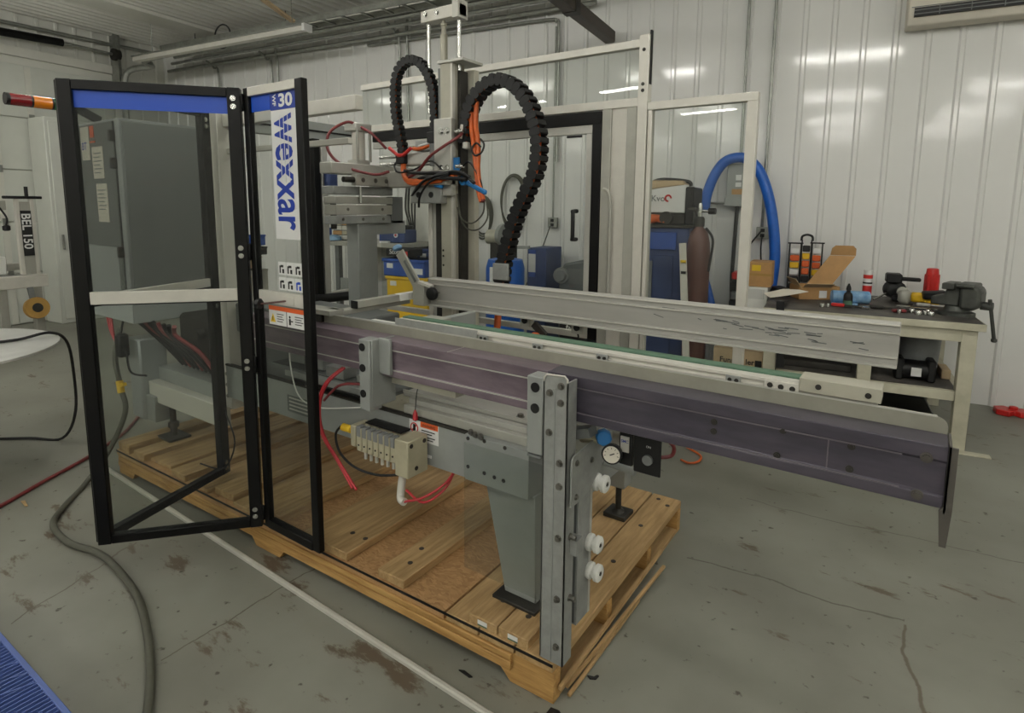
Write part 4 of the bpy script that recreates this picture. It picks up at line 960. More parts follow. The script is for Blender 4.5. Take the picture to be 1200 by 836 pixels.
# ---- energy chains
def chain(name, path, wid, hgt, pitch, cable_mats, y):
    P = smooth_path([V((x, y, z)) for x, z in path], 16)
    S = [0.0]
    for i in range(1, len(P)):
        S.append(S[-1] + (P[i] - P[i - 1]).length)
    def at(s):
        for i in range(1, len(P)):
            if S[i] >= s:
                f = (s - S[i - 1]) / max(1e-9, S[i] - S[i - 1]); return P[i - 1].lerp(P[i], f), (P[i] - P[i - 1]).normalized()
        return P[-1], (P[-1] - P[-2]).normalized()
    root = MB().tube([p - V((0, 0, 0)) for p in P[::6]] + [P[-1]], hgt * 0.16, 8, sub=1).build(name, cable_mats[0], mc)
    for k, m_ in enumerate(cable_mats[1:]):
        dy = -wid * 0.28 + wid * 0.28 * k
        MB().tube([p + V((0, dy, 0)) for p in P[::6]] + [P[-1] + V((0, dy, 0))], hgt * 0.13, 6, sub=1).build('inner_cable', m_, root)
    n = int(S[-1] / pitch); src = None
    for i in range(n):
        p, d = at((i + 0.5) * pitch)
        ang = math.atan2(d.z, d.x)
        if src is None:
            lk = MB()
            for sy in (-1, 1):
                lk.prism([(-pitch * 0.56, -hgt * 0.34), (-pitch * 0.2, -hgt / 2), (pitch * 0.36, -hgt / 2), (pitch * 0.46, -hgt * 0.40), (pitch * 0.46, hgt * 0.40), (pitch * 0.36, hgt / 2), (-pitch * 0.2, hgt / 2), (-pitch * 0.56, hgt * 0.34)],
                         (0, sy * wid / 2 - (0.006 if sy > 0 else 0), 0), (1, 0, 0), (0, 0, 1), (0, 0.006, 0))
            for sz in (-1, 1):
                lk.box(-pitch * 0.30, pitch * 0.30, -wid / 2, wid / 2, sz * hgt / 2 - 0.0035, sz * hgt / 2 + 0.0035)
            me = bpy.data.meshes.new('chain_link'); me.from_pydata([tuple(v) for v in lk.v], [], lk.f); me.materials.append(MATS['black_plastic'])
            src = bpy.data.objects.new('chain_link', me); COL.objects.link(src); o = src
            bv = src.modifiers.new('bevel', 'BEVEL'); bv.width = 0.0015; bv.segments = 1
        else:
            o = src.copy(); COL.objects.link(o)
        put(o, p, root); o.rotation_euler = (0, -ang, 0)
    return root
chain('energy_chain', [(-1.995, 1.93), (-1.985, 2.02), (-1.945, 2.13), (-1.86, 2.205), (-1.76, 2.220), (-1.66, 2.165), (-1.585, 2.06), (-1.545, 1.93), (-1.552, 1.80), (-1.60, 1.69), (-1.665, 1.57), (-1.715, 1.43), (-1.752, 1.29), (-1.765, 1.10)], 0.075, 0.056, 0.040, ('orange_cable', 'dark_red_tube', 'orange_cable'), 2.44)
chain('energy_chain', [(-2.205, 1.99), (-2.205, 2.13), (-2.225, 2.25), (-2.29, 2.355), (-2.375, 2.395), (-2.46, 2.365), (-2.50, 2.28), (-2.50, 2.13), (-2.465, 1.98), (-2.44, 1.87)], 0.045, 0.042, 0.032, ('orange_cable', 'dark_red_tube', 'orange_cable'), 2.44)
for x, z, a in ((-2.205, 1.975, 0), (-2.442, 1.875, 0)):
    B(x - 0.035, x + 0.035, 2.405, 2.475, z - 0.035, z + 0.025).build('chain_clamp', 'black_plastic', mc, bevel=0.004)
MB().tube([(-1.765, 2.44, 1.16), (-1.768, 2.42, 1.05), (-1.76, 2.40, 0.95)], 0.018, 10).build('cable_riser', 'orange_cable', mc)
B(-1.73, -1.64, 2.32, 2.335, 1.25, 1.33).build('chain_anchor', 'steel_zinc', mc, bevel=0.002)
# cable bundles
for k, (pts, r, m_, nm) in enumerate((
    ([(-2.445, 2.44, 1.86), (-2.42, 2.41, 1.80), (-2.35, 2.37, 1.745), (-2.22, 2.34, 1.735), (-2.08, 2.33, 1.745), (-1.98, 2.34, 1.76)], 0.016, 'orange_cable', 'orange_cable'),
    ([(-2.43, 2.43, 1.85), (-2.40, 2.40, 1.79), (-2.33, 2.36, 1.73), (-2.2, 2.33, 1.725), (-2.06, 2.32, 1.735)], 0.010, 'orange_cable', 'orange_cable'),
    ([(-2.40, 2.40, 1.80), (-2.25, 2.33, 1.78), (-2.05, 2.32, 1.775), (-1.93, 2.33, 1.765), (-1.86, 2.34, 1.72)], 0.009, 'black_plastic', 'black_cable'),
    ([(-2.30, 2.36, 1.67), (-2.22, 2.33, 1.72), (-2.10, 2.31, 1.76), (-1.97, 2.32, 1.78), (-1.88, 2.33, 1.75)], 0.008, 'black_plastic', 'black_cable'),
    ([(-2.31, 2.36, 1.66), (-2.24, 2.32, 1.69), (-2.14, 2.30, 1.745), (-2.0, 2.31, 1.77)], 0.007, 'black_plastic', 'black_cable'),
    ([(-2.24, 2.34, 1.60), (-2.20, 2.31, 1.66), (-2.12, 2.30, 1.73), (-2.0, 2.31, 1.765)], 0.006, 'black_plastic', 'black_cable'),
    ([(-2.30, 2.38, 1.74), (-2.18, 2.32, 1.755), (-2.05, 2.31, 1.75), (-1.9, 2.33, 1.74)], 0.010, 'black_plastic', 'black_cable'),
    ([(-2.46, 2.42, 1.87), (-2.48, 2.40, 1.83), (-2.42, 2.37, 1.79), (-2.28, 2.35, 1.80), (-2.16, 2.35, 1.84), (-2.08, 2.35, 1.79)], 0.005, 'black_plastic', 'black_cable'),
    ([(-1.99, 2.40, 1.80), (-1.93, 2.38, 1.83), (-1.88, 2.37, 1.79), (-1.84, 2.37, 1.72), (-1.83, 2.37, 1.66)], 0.005, 'black_plastic', 'black_cable'),
    ([(-1.95, 2.43, 2.09), (-1.93, 2.41, 1.99), (-1.90, 2.39, 1.90), (-1.88, 2.38, 1.80), (-1.86, 2.37, 1.70), (-1.83, 2.36, 1.63)], 0.013, 'orange_cable', 'orange_cable'),
    ([(-1.915, 2.43, 2.13), (-1.905, 2.41, 2.02), (-1.875, 2.39, 1.92), (-1.868, 2.38, 1.80), (-1.85, 2.37, 1.72), (-1.82, 2.36, 1.64)], 0.012, 'orange_cable', 'orange_cable'),
    ([(-1.90, 2.42, 1.93), (-1.88, 2.40, 1.86), (-1.87, 2.38, 1.76), (-1.84, 2.37, 1.67), (-1.82, 2.36, 1.63)], 0.012, 'dark_red_tube', 'cable_sleeve'),
    ([(-1.985, 2.42, 2.00), (-1.99, 2.38, 1.96), (-2.06, 2.34, 1.91), (-2.15, 2.33, 1.86), (-2.25, 2.35, 1.79), (-2.33, 2.36, 1.76)], 0.008, 'dark_red_tube', 'air_hose'),
    ([(-2.21, 2.44, 1.955), (-2.24, 2.42, 1.93), (-2.31, 2.42, 1.915), (-2.36, 2.43, 1.92)], 0.011, 'orange_cable', 'orange_cable'),
    ([(-2.205, 2.44, 1.955), (-2.235, 2.41, 1.94), (-2.30, 2.41, 1.93)], 0.006, 'label_white', 'white_cable'),
    ([(-1.99, 2.41, 2.02), (-2.0, 2.40, 1.95)], 0.012, 'alu_white', 'cable_sheath'),
    ([(-1.86, 2.39, 1.94), (-1.83, 2.38, 1.91), (-1.84, 2.37, 1.87), (-1.88, 2.37, 1.86), (-1.90, 2.37, 1.89), (-1.88, 2.38, 1.92), (-1.85, 2.38, 1.90)], 0.005, 'black_plastic', 'cable_loop'),
    ([(-2.02, 2.40, 1.67), (-1.98, 2.38, 1.55), (-1.90, 2.37, 1.52), (-1.83, 2.37, 1.57), (-1.82, 2.37, 1.64)], 0.004, 'grey_cable', 'cable_loop'),
    ([(-2.02, 2.40, 1.60), (-1.95, 2.38, 1.50), (-1.86, 2.37, 1.49), (-1.80, 2.37, 1.55), (-1.81, 2.37, 1.64)], 0.004, 'grey_cable', 'cable_loop'))):
    MB().tube(pts, r, 8).build(nm, m_, mc)

# ---- control cabinet on the left end
cc = B(-4.26, -3.69, 1.50, 1.95, 0.918, 2.075).build('control_cabinet', 'cabinet_grey', mc, bevel=0.004)
B(-3.692, -3.682, 1.515, 1.935, 1.10, 2.06).build('cabinet_door', 'cabinet_grey_dark', cc, bevel=0.003)
B(-4.22, -3.74, 1.488, 1.50, 1.36, 2.06).build('cabinet_front', 'steel_paint_dark', cc, bevel=0.003)
for x0, x1, z0, z1 in ((-4.02, -3.88, 1.75, 1.93), (-4.0, -3.86, 1.50, 1.72)):
    s = B(x0, x1, 1.4845, 1.488, z0, z1).build('paper_notice', 'paper', cc)
    g = MB()
    for k in range(6):
        g.box(x0 + 0.02, x1 - 0.02 - 0.02 * (k % 2), 1.4835, 1.4845, z1 - 0.04 - k * 0.022, z1 - 0.034 - k * 0.022)
    stuff(g.build('notice_text', 'grey_plastic', cc))
B(-4.16, -4.05, 1.4845, 1.488, 1.86, 2.05).build('maker_label', 'paper', cc)
MB().text('BT', (-4.15, 1.4838, 1.92), (1, 0, 0), (0, 0, 1), 0.06, (0, -1, 0), 0.02).build('label_letters', 'blue_ink', cc)
B(-4.03, -3.98, 1.4845, 1.488, 1.985, 2.05).build('orange_sticker', 'label_orange', cc)
B(-4.04, -3.97, 1.4845, 1.488, 1.955, 1.965).build('orange_sticker', 'label_orange', cc)
for z in (1.95, 1.80, 1.30):
    B(-3.76, -3.735, 1.47, 1.50, z, z + 0.06).build('cabinet_latch', 'dark_iron', cc, bevel=0.003)
B(-3.80, -3.74, 1.492, 1.50, 1.10, 2.06).build('cabinet_hinge_strip', 'steel_paint_dark', cc)
# stack light
sl_ = MB().bar((-4.0, 1.53, 2.085), (-4.0, 1.41, 2.145), 0.04, 0.04).build('stack_light', 'black_plastic', mc)
d_ = V((0, -1, 0.0)).normalized(); o_ = V((-4.0, 1.41, 2.147))
for k, (m_, L_) in enumerate((('stack_green', 0.10), ('black_plastic', 0.010), ('stack_amber', 0.082), ('black_plastic', 0.010), ('stack_red', 0.090), ('black_plastic', 0.018))):
    q = o_ + d_ * L_; MB().cyl(o_, q, 0.032, n=20).build('lens' if 'stack' in m_ else 'collar', m_, sl_); o_ = q
# underside of the left end: tank, ducts, legs
B(-3.95, -3.80, 1.56, 1.72, 0.30, 0.80).build('leg', 'cabinet_grey', mc, bevel=0.01)
B(-3.81, -3.70, 1.58, 1.70, 0.30, 0.46).build('leg_block', 'steel_paint', mc, bevel=0.004)
lf = MB().lathe([(0.02, 0), (0.02, 0.05), (0.03, 0.055), (0.03, 0.085), (0.018, 0.09), (0.018, 0.22)], (-3.665, 1.665, 0.205), (0, 0, 1), 14).build('levelling_foot', 'dark_iron', mc)
B(-3.745, -3.59, 1.60, 1.73, 0.192, 0.206).build('foot_pad', 'dark_iron', lf, bevel=0.002)
B(-3.80, -3.00, 1.60, 1.66, 0.42, 0.54).build('left_base_beam', 'alu_white', mc, bevel=0.003)
B(-3.80, -3.02, 1.66, 2.2, 0.50, 0.62).build('left_base_tray', 'steel_paint', mc, bevel=0.003)
B(-3.70, -3.05, 1.75, 2.35, 0.62, 0.95).build('drive_housing', 'dark_iron', mc, bevel=0.02)
MB().cyl((-3.40, 1.70, 0.86), (-3.40, 1.745, 0.86), 0.03, n=16).build('cable_port', 'dark_iron', mc)
random.seed(11)
for k in range(9):
    x = -3.70 + k * 0.045
    m_ = ('black_plastic', 'black_plastic', 'dark_red_tube')[k % 3]
    MB().tube([(x - 0.25 + 0.02 * k, 1.60, 0.92), (x - 0.12, 1.62, 0.86), (x + 0.05, 1.64 + 0.01 * (k % 3), 0.78), (x + 0.14, 1.70, 0.66)], 0.012, 7).build('wiring', m_, mc)
B(-3.9, -3.84, 1.47, 1.53, 0.70, 0.84).build('cable_gland_block', 'black_plastic', mc, bevel=0.01)
MB().tube([(-3.90, 1.53, 0.92), (-3.89, 1.50, 0.80), (-3.80, 1.49, 0.74), (-3.78, 1.50, 0.62), (-3.70, 1.55, 0.60)], 0.006, 6).build('wiring', 'black_plastic', mc)
for k in range(3):
    MB().tube([(-4.1 + 0.03 * k, 1.52, 0.93), (-4.02 + 0.02 * k, 1.50, 0.85), (-3.95, 1.50, 0.78), (-3.88, 1.50, 0.80)], 0.007, 6).build('wiring', 'red_tube', mc)
B(-3.05, -2.35, 1.80, 2.3, 0.62, 1.02).build('drive_housing', 'steel_paint_dark', mc, bevel=0.01)
B(-2.90, -2.30, 1.66, 1.80, 0.95, 1.10).build('infeed_guard', 'steel_paint_dark', mc, bevel=0.006)
MB().tube([(-3.0, 1.62, 0.55), (-2.9, 1.58, 0.52), (-2.8, 1.56, 0.40), (-2.9, 1.55, 0.24), (-3.1, 1.53, 0.22)], 0.004, 6).build('loose_lead', 'black_plastic', mc)
# ================================================================== things around the machine
def R_():
    return MB(ROOM)
def RB(x0, x1, y0, y1, z0, z1):
    return MB(ROOM).box(x0, x1, y0, y1, z0, z1)
def U(x, v, y=300):
    return bk(x, y, v)[0]
def Zp(x, y, v):
    return bk(x, y, v)[1]
ZB = 0.872

# ---- workbench by the back wall
wbn = thing('workbench', 'cream painted steel workbench with dark top by the ribbed wall', 'workbench', rp(0.3, 5.3, 0))
RB(-0.37, 0.965, 4.75, 5.93, 0.846, ZB).build('bench_top', 'bench_top', wbn, bevel=0.002)
RB(-0.37, 0.965, 4.735, 4.752, 0.828, ZB + 0.002).build('top_edge', 'bench_paint', wbn, bevel=0.002)
RB(0.955, 0.967, 4.75, 5.93, 0.828, ZB).build('top_edge', 'bench_paint', wbn, bevel=0.002)
for u0 in (-0.35, 0.27, 0.845):
    for v0 in (4.765, 5.82):
        if u0 == 0.27 and v0 > 5: continue
        RB(u0, u0 + 0.085, v0, v0 + 0.085, 0.0, 0.846).build('leg', 'bench_paint', wbn, bevel=0.003)
RB(-0.26, 0.845, 4.762, 4.80, 0.745, 0.828).build('apron', 'bench_paint', wbn, bevel=0.002)
for v0 in (4.78, 5.84):
    RB(-0.26, 0.845, v0, v0 + 0.05, 0.335, 0.40).build('stretcher', 'bench_paint', wbn, bevel=0.002)
for u0 in (-0.33, 0.86):
    RB(u0, u0 + 0.05, 4.85, 5.82, 0.335, 0.40).build('stretcher', 'bench_paint', wbn, bevel=0.002)
RB(-0.28, 0.86, 4.83, 5.84, 0.385, 0.402).build('lower_shelf', 'bench_top', wbn)
RB(0.82, 1.06, 4.70, 4.76, 0.0, 0.008).build('floor_plate', 'bench_paint', wbn)

# ---- on the bench: vise
vi = thing('bench_vise', 'grey iron bench vise bolted to the right corner of the workbench', 'vise', rp(0.86, 5.15, ZB))
VT = ROOM @ Matrix.Translation((0.86, 5.12, ZB)) @ Matrix.Rotation(math.radians(-22), 4, 'Z') @ Matrix.Scale(1.12, 4) @ Matrix.Translation((0, 0, -ZB))
MB(VT).lathe([(0.10, 0.0), (0.10, 0.02), (0.07, 0.03), (0.06, 0.06)], (0, 0, ZB), (0, 0, 1), 18).build('swivel_base', 'vise_iron', vi)
MB(VT).prism([(-0.13, 0.06), (-0.13, 0.11), (-0.06, 0.13), (-0.05, 0.19), (0.02, 0.19), (0.02, 0.06)], (0, -0.05, ZB), (1, 0, 0), (0, 0, 1), (0, 0.10, 0)).build('fixed_body', 'vise_iron', vi, bevel=0.01, seg=2)
MB(VT).box(-0.07, -0.005, -0.085, 0.085, ZB + 0.165, ZB + 0.205).build('rear_jaw', 'vise_iron', vi, bevel=0.006)
MB(VT).prism([(0.025, 0.05), (0.02, 0.20), (0.10, 0.20), (0.13, 0.17), (0.13, 0.07), (0.09, 0.04)], (0, -0.075, ZB), (1, 0, 0), (0, 0, 1), (0, 0.15, 0)).build('moving_jaw', 'vise_iron', vi, bevel=0.02, seg=2)
MB(VT).box(0.0, 0.10, -0.095, 0.095, ZB + 0.18, ZB + 0.208).build('front_jaw', 'vise_iron', vi, bevel=0.012, seg=2)
MB(VT).cyl((0.12, 0, ZB + 0.075), (0.18, 0, ZB + 0.075), 0.026, n=14).build('screw_head', 'vise_iron', vi)
MB(VT).cyl((0.165, -0.02, ZB + 0.12), (0.20, 0.02, ZB - 0.13), 0.010, n=10).build('handle', 'vise_iron', vi)
MB(VT).lathe([(0.010, -0.01), (0.016, -0.004), (0.016, 0.010), (0.008, 0.015)], (0.20, 0.02, ZB - 0.135), (0, 0, 1), 10).build('handle_knob', 'vise_iron', vi)

# red cup-shaped torch
rt = thing('red_torch', 'red upright torch standing behind the yellow grinder on the workbench', 'torch', rp(U(1095, 5.8), 5.8, ZB))
u0 = U(1095, 5.8)
R_().lathe([(0.044, 0), (0.044, 0.06), (0.047, 0.07), (0.047, 0.22), (0.042, 0.265), (0.03, 0.27)], (u0, 5.8, ZB), (0, 0, 1), 10).build('body', 'red_paint', rt)
for k in range(8):
    t = math.pi / 4 * k
    R_().box(u0 + 0.046 * math.cos(t) - 0.006, u0 + 0.046 * math.cos(t) + 0.006, 5.8 + 0.046 * math.sin(t) - 0.006, 5.8 + 0.046 * math.sin(t) + 0.006, ZB + 0.08, ZB + 0.22).build('grip_rib', 'red_paint', rt, bevel=0.003)
R_().box(u0 - 0.03, u0 - 0.02, 5.742, 5.748, ZB + 0.06, ZB + 0.20).build('switch', 'label_red', rt)
# yellow grinder
yg = thing('angle_grinder', 'yellow and black angle grinder lying on the workbench beside the red torch', 'power tool', rp(U(1078, 5.5), 5.5, ZB))
ux = U(1081, 5.5)
R_().bar((ux - 0.05, 5.5, ZB + 0.06), (ux + 0.16, 5.52, ZB + 0.065), 0.075, 0.075).build('motor_body', 'tool_yellow', yg, bevel=0.018, seg=2)
R_().bar((ux + 0.02, 5.46, ZB + 0.085), (ux + 0.17, 5.48, ZB + 0.10), 0.08, 0.06).build('grip', 'black_plastic', yg, bevel=0.012, seg=2)
R_().lathe([(0.03, 0), (0.045, 0.02), (0.045, 0.08), (0.03, 0.10)], (ux - 0.09, 5.5, ZB + 0.01), (0, 0, 1), 14).build('gear_head', 'alu_dull', yg)
R_().cyl((ux - 0.09, 5.5, ZB + 0.002), (ux - 0.09, 5.5, ZB + 0.01), 0.06, n=22).build('disc', 'dark_iron', yg)
R_().bar((ux + 0.03, 5.455, ZB + 0.045), (ux + 0.13, 5.46, ZB + 0.02), 0.02, 0.02).build('paddle', 'tool_yellow', yg, bevel=0.005)
# black drill press-like tool
bt = thing('black_power_tool', 'bulky black power tool with round collar on the workbench left of the yellow grinder', 'power tool', rp(U(1055, 5.65), 5.65, ZB))
ux = U(1056, 5.65)
R_().lathe([(0.05, 0), (0.07, 0.01), (0.075, 0.10), (0.05, 0.12)], (ux, 5.65, ZB + 0.09), (-0.3, 0.95, 0), 18).build('motor', 'black_plastic', bt)
RB(ux - 0.09, ux + 0.02, 5.60, 5.74, ZB + 0.15, ZB + 0.225).build('battery', 'black_plastic', bt, bevel=0.01)
RB(ux - 0.04, ux + 0.09, 5.60, 5.70, ZB + 0.001, ZB + 0.05).build('foot', 'black_plastic', bt, bevel=0.012)
R_().lathe([(0.03, 0), (0.04, 0.01), (0.04, 0.03), (0.02, 0.035)], (ux + 0.02, 5.58, ZB + 0.09), (0.2, -1, 0), 18).build('collar', 'alu_dull', bt)
R_().bar((ux - 0.02, 5.66, ZB + 0.185), (ux + 0.15, 5.68, ZB + 0.18), 0.05, 0.03).build('handle', 'black_plastic', bt, bevel=0.008)
R_().cyl((ux - 0.08, 5.64, ZB + 0.06), (ux - 0.17, 5.55, ZB + 0.015), 0.007, n=8).build('rod', 'chrome', bt)
# sealant tube
ct = thing('sealant_tube', 'white and red sealant cartridge standing upright on the workbench', 'tube', rp(U(1020, 5.62), 5.62, ZB))
ux = U(1019.5, 5.62)
R_().lathe([(0.034, 0), (0.034, 0.115)], (ux, 5.62, ZB + 0.004), (0, 0, 1), 18).build('lower_sleeve', 'label_red', ct)
R_().lathe([(0.0335, 0), (0.0335, 0.12), (0.034, 0.122), (0.034, 0.128), (0.030, 0.13)], (ux, 5.62, ZB + 0.119), (0, 0, 1), 18).build('upper_sleeve', 'label_white', ct)
R_().lathe([(0.0345, 0), (0.0345, 0.03)], (ux, 5.62, ZB + 0.178), (0, 0, 1), 18).build('logo_band', 'label_red', ct)
R_().lathe([(0.0345, 0), (0.0345, 0.012)], (ux, 5.62, ZB + 0.135), (0, 0, 1), 18).build('text_band', 'ink', ct)
R_().lathe([(0.035, 0), (0.035, 0.006)], (ux, 5.62, ZB), (0, 0, 1), 18).build('base_cap', 'label_white', ct)
# blue roll and bottle
bl = thing('paper_roll', 'pale blue paper roll lying on the workbench in front of the sealant cartridge', 'paper roll', rp(U(992, 5.45), 5.45, ZB))
u1, u2 = U(975, 5.4), U(1013, 5.5)
R_().lathe([(0.014, 0), (0.048, 0.0), (0.05, 0.005), (0.05, 0.26), (0.048, 0.265), (0.014, 0.265)], (u1 + 0.02, 5.28, ZB + 0.052), (u2 - u1, 0.06, 0), 18).build('roll', 'bottle_blue', bl)
RB(u1 + 0.02, u1 + 0.20, 5.23, 5.34, ZB + 0.001, ZB + 0.012).build('loose_sheet', 'bottle_blue', bl)
ob = thing('oil_bottle', 'small black nozzle bottle standing in front of the blue paper roll', 'bottle', rp(U(998, 5.16), 5.16, ZB))
R_().lathe([(0.030, 0), (0.032, 0.005), (0.032, 0.08), (0.026, 0.10), (0.014, 0.11), (0.014, 0.125), (0.018, 0.127), (0.016, 0.145), (0.005, 0.175)], (U(998, 5.16), 5.16, ZB), (0, 0, 1), 14).build('bottle', 'black_plastic', ob)
R_().lathe([(0.0328, 0), (0.0328, 0.03)], (U(998, 5.16), 5.16, ZB + 0.015), (0, 0, 1), 14).build('label', 'belt_green', ob)
# open carton
cb_ = thing('open_carton', 'small opened cardboard box with raised lid on the workbench', 'box', rp(U(957, 5.5), 5.5, ZB))
CT = ROOM @ Matrix.Translation((U(957, 5.5), 5.5, ZB)) @ Matrix.Rotation(math.radians(24), 4, 'Z')
for nm, a in (('bottom', (-0.16, 0.16, -0.10, 0.10, 0.001, 0.005)), ('side', (-0.16, 0.16, -0.10, -0.096, 0.001, 0.11)), ('side', (-0.16, 0.16, 0.096, 0.10, 0.001, 0.11)), ('side', (-0.16, -0.156, -0.096, 0.096, 0.001, 0.11)), ('side', (0.156, 0.16, -0.096, 0.096, 0.001, 0.11))):
    MB(CT).box(*a).build(nm, 'cardboard', cb_)
MB(CT).prism([(0, 0), (0.19, 0), (0.19, 0.30), (0, 0.30)], (-0.02, 0.098, 0.11), (0.95, -0.3, 0), (0.60, 0.05, 0.80), (0, 0.003, 0)).build('lid', 'cardboard', cb_)
MB(CT).prism([(0, 0), (0.19, 0), (0.185, 0.06), (0.16, 0.085), (0.03, 0.085), (0.005, 0.06)], (0.162, 0.115, 0.353), (0.95, -0.3, 0), (0.02, -0.15, 0.98), (0, 0.003, 0)).build('lid_flap', 'cardboard', cb_)
MB(CT).obox((-0.17, -0.02, 0.13), (0.002, 0.09, 0.05), (0.8, 0, 0.6), (0, 1, 0), (-0.6, 0, 0.8)).build('flap', 'carton_pale', cb_)
MB(CT).obox((-0.02, -0.13, 0.12), (0.11, 0.002, 0.035), (1, 0, 0), (0, 0.5, 0.86), (0, -0.86, 0.5)).build('flap', 'carton_pale', cb_)
MB(CT).box(0.00, 0.06, -0.1015, -0.100, 0.015, 0.075).build('shipping_label', 'label_white', cb_)
MB(CT).box(0.09, 0.14, -0.1012, -0.100, 0.05, 0.085).build('stamp', 'tape_brown', cb_)
# three racks of sockets leaning on the wall
for j, (x0, x1, yt, mats, lab) in enumerate(((924, 939, 284, ('label_white', 'orange_plastic', 'tool_yellow', 'label_white', 'ink', 'ink'), 'left of three tool racks on the workbench, with yellow and orange bands'),
                                      (938, 951, 281, ('ink', 'tool_yellow', 'orange_plastic', 'orange_plastic', 'ink', 'ink'), 'black handled middle rack of three tool racks on the workbench'),
                                      (950, 964, 284, ('label_white', 'orange_plastic', 'orange_plastic', 'tool_yellow', 'ink', 'orange_plastic'), 'right of three tool racks on the workbench, with an orange foot'))):
    v_ = 5.88; ua, ub = U(x0, v_), U(x1, v_); zt = Zp(x0, yt, v_); um = (ua + ub) / 2
    tr = thing('socket_rack', lab, 'tool rack', rp(um, v_, ZB), 'tool racks on the bench')
    for uu in (ua, ub - 0.012):
        RB(uu, uu + 0.012, v_ - 0.01, v_ + 0.01, ZB, zt).build('side_rail', 'black_plastic', tr)
    h = (zt - ZB - 0.06) / 6
    for k in range(6):
        z1 = zt - 0.05 - k * h
        RB(ua + 0.014, ub - 0.014, v_ - 0.022, v_ + 0.008, z1 - h * 0.82, z1).build('socket_row', mats[k], tr, bevel=0.006)
    if j == 1:
        R_().tube([(ua, v_, zt - 0.01), (ua + 0.005, v_, zt + 0.03), (um, v_, zt + 0.045), (ub - 0.005, v_, zt + 0.03), (ub, v_, zt - 0.01)], 0.010, 8).build('handle', 'black_plastic', tr)
    else:
        RB(ua - 0.01, ub + 0.01, v_ - 0.015, v_ + 0.01, zt - 0.012, zt).build('top_bar', 'black_plastic', tr)
# papers, strap and small tools on the bench
pp_ = tag(R_().prism([(-0.16, 0), (-0.02, 0.05), (0.10, 0.03), (0.17, 0.0), (0.03, -0.04), (-0.10, -0.06)], (U(923, 5.25), 5.25, ZB + 0.06), (1, 0.1, 0.1), (0.1, 1, 0.5), (0, 0, 0.003)).build('crumpled_paper', 'paper'), 'crumpled white paper lying at the left end of the workbench', 'paper')
st = MB(ROOM); us = U(918, 4.72)
st.bar((us, 4.732, 0.93), (us + 0.03, 4.728, 0.44), 0.055, 0.006, up=(0, 1, 0)); st.bar((us, 4.733, 0.93), (us + 0.02, 5.1, 0.89), 0.055, 0.006)
tag(st.build('strap', 'black_plastic'), 'black strap hanging over the front edge of the workbench', 'strap')
bg = tag(R_().lathe([(0.06, 0), (0.09, 0.02), (0.08, 0.06), (0.03, 0.08)], (U(915, 5.3), 5.52, ZB), (0.2, 0, 1), 9).build('tool_pouch', 'black_plastic'), 'black tool pouch beside the opened cardboard box', 'pouch')
for j, (x, v_, L_, a, m_, lab) in enumerate(((1060, 5.15, 0.34, 5, 'dark_iron', 'long dark iron wrench lying across the workbench top'), (1085, 5.22, 0.26, -8, 'chrome', 'bright steel wrench lying left of the vise'),
                                       (1000, 5.08, 0.20, -14, 'label_red', 'red handled screwdriver lying near the front of the workbench'), (1075, 5.05, 0.22, 20, 'dark_red_tube', 'dark red handled tool lying on the workbench'),
                                       (1100, 5.45, 0.18, 3, 'alu_white', 'flat white metal tool lying in front of the red torch'))):
    t = thing('hand_tool', lab, 'tool', rp(U(x, v_), v_, ZB), 'loose hand tools on the bench')
    TT = ROOM @ Matrix.Translation((U(x, v_), v_, ZB)) @ Matrix.Rotation(math.radians(a), 4, 'Z')
    MB(TT).bar((-L_ / 2, 0, 0.012), (L_ / 2, 0, 0.012), 0.022, 0.014).build('shaft', 'dark_iron' if m_ in ('label_red', 'dark_red_tube') else m_, t, bevel=0.003)
    MB(TT).bar((-L_ / 2 - 0.02, 0, 0.014), (-L_ / 2 + 0.07, 0, 0.014), 0.038, 0.024).build('handle', m_, t, bevel=0.006)
    MB(TT).prism([(0, -0.02), (0.03, -0.028), (0.045, -0.01), (0.03, 0), (0.045, 0.01), (0.03, 0.028), (0, 0.02)], (L_ / 2 - 0.01, 0, 0.006), (1, 0, 0), (0, 1, 0), (0, 0, 0.014)).build('head', m_ if m_ != 'label_red' else 'chrome', t)
random.seed(5)
for j, (x, v_) in enumerate(((1060, 4.98), (1075, 5.05), (1083, 4.98), (1091, 5.0), (1094, 5.08), (1098, 4.99), (975, 5.02), (968, 5.0))):
    r_ = 0.014 + 0.004 * (j % 3)
    o = R_().lathe([(r_ * 0.6, 0), (r_, 0), (r_, 0.026), (r_ * 0.9, 0.03), (r_ * 0.55, 0.03), (r_ * 0.55, 0.015)], (U(x, v_), v_, ZB), (0, 0, 1), 12).build('socket', 'chrome')
    tag(o, 'small chrome socket lying loose near the front edge of the workbench', 'socket', 'loose sockets on the bench')
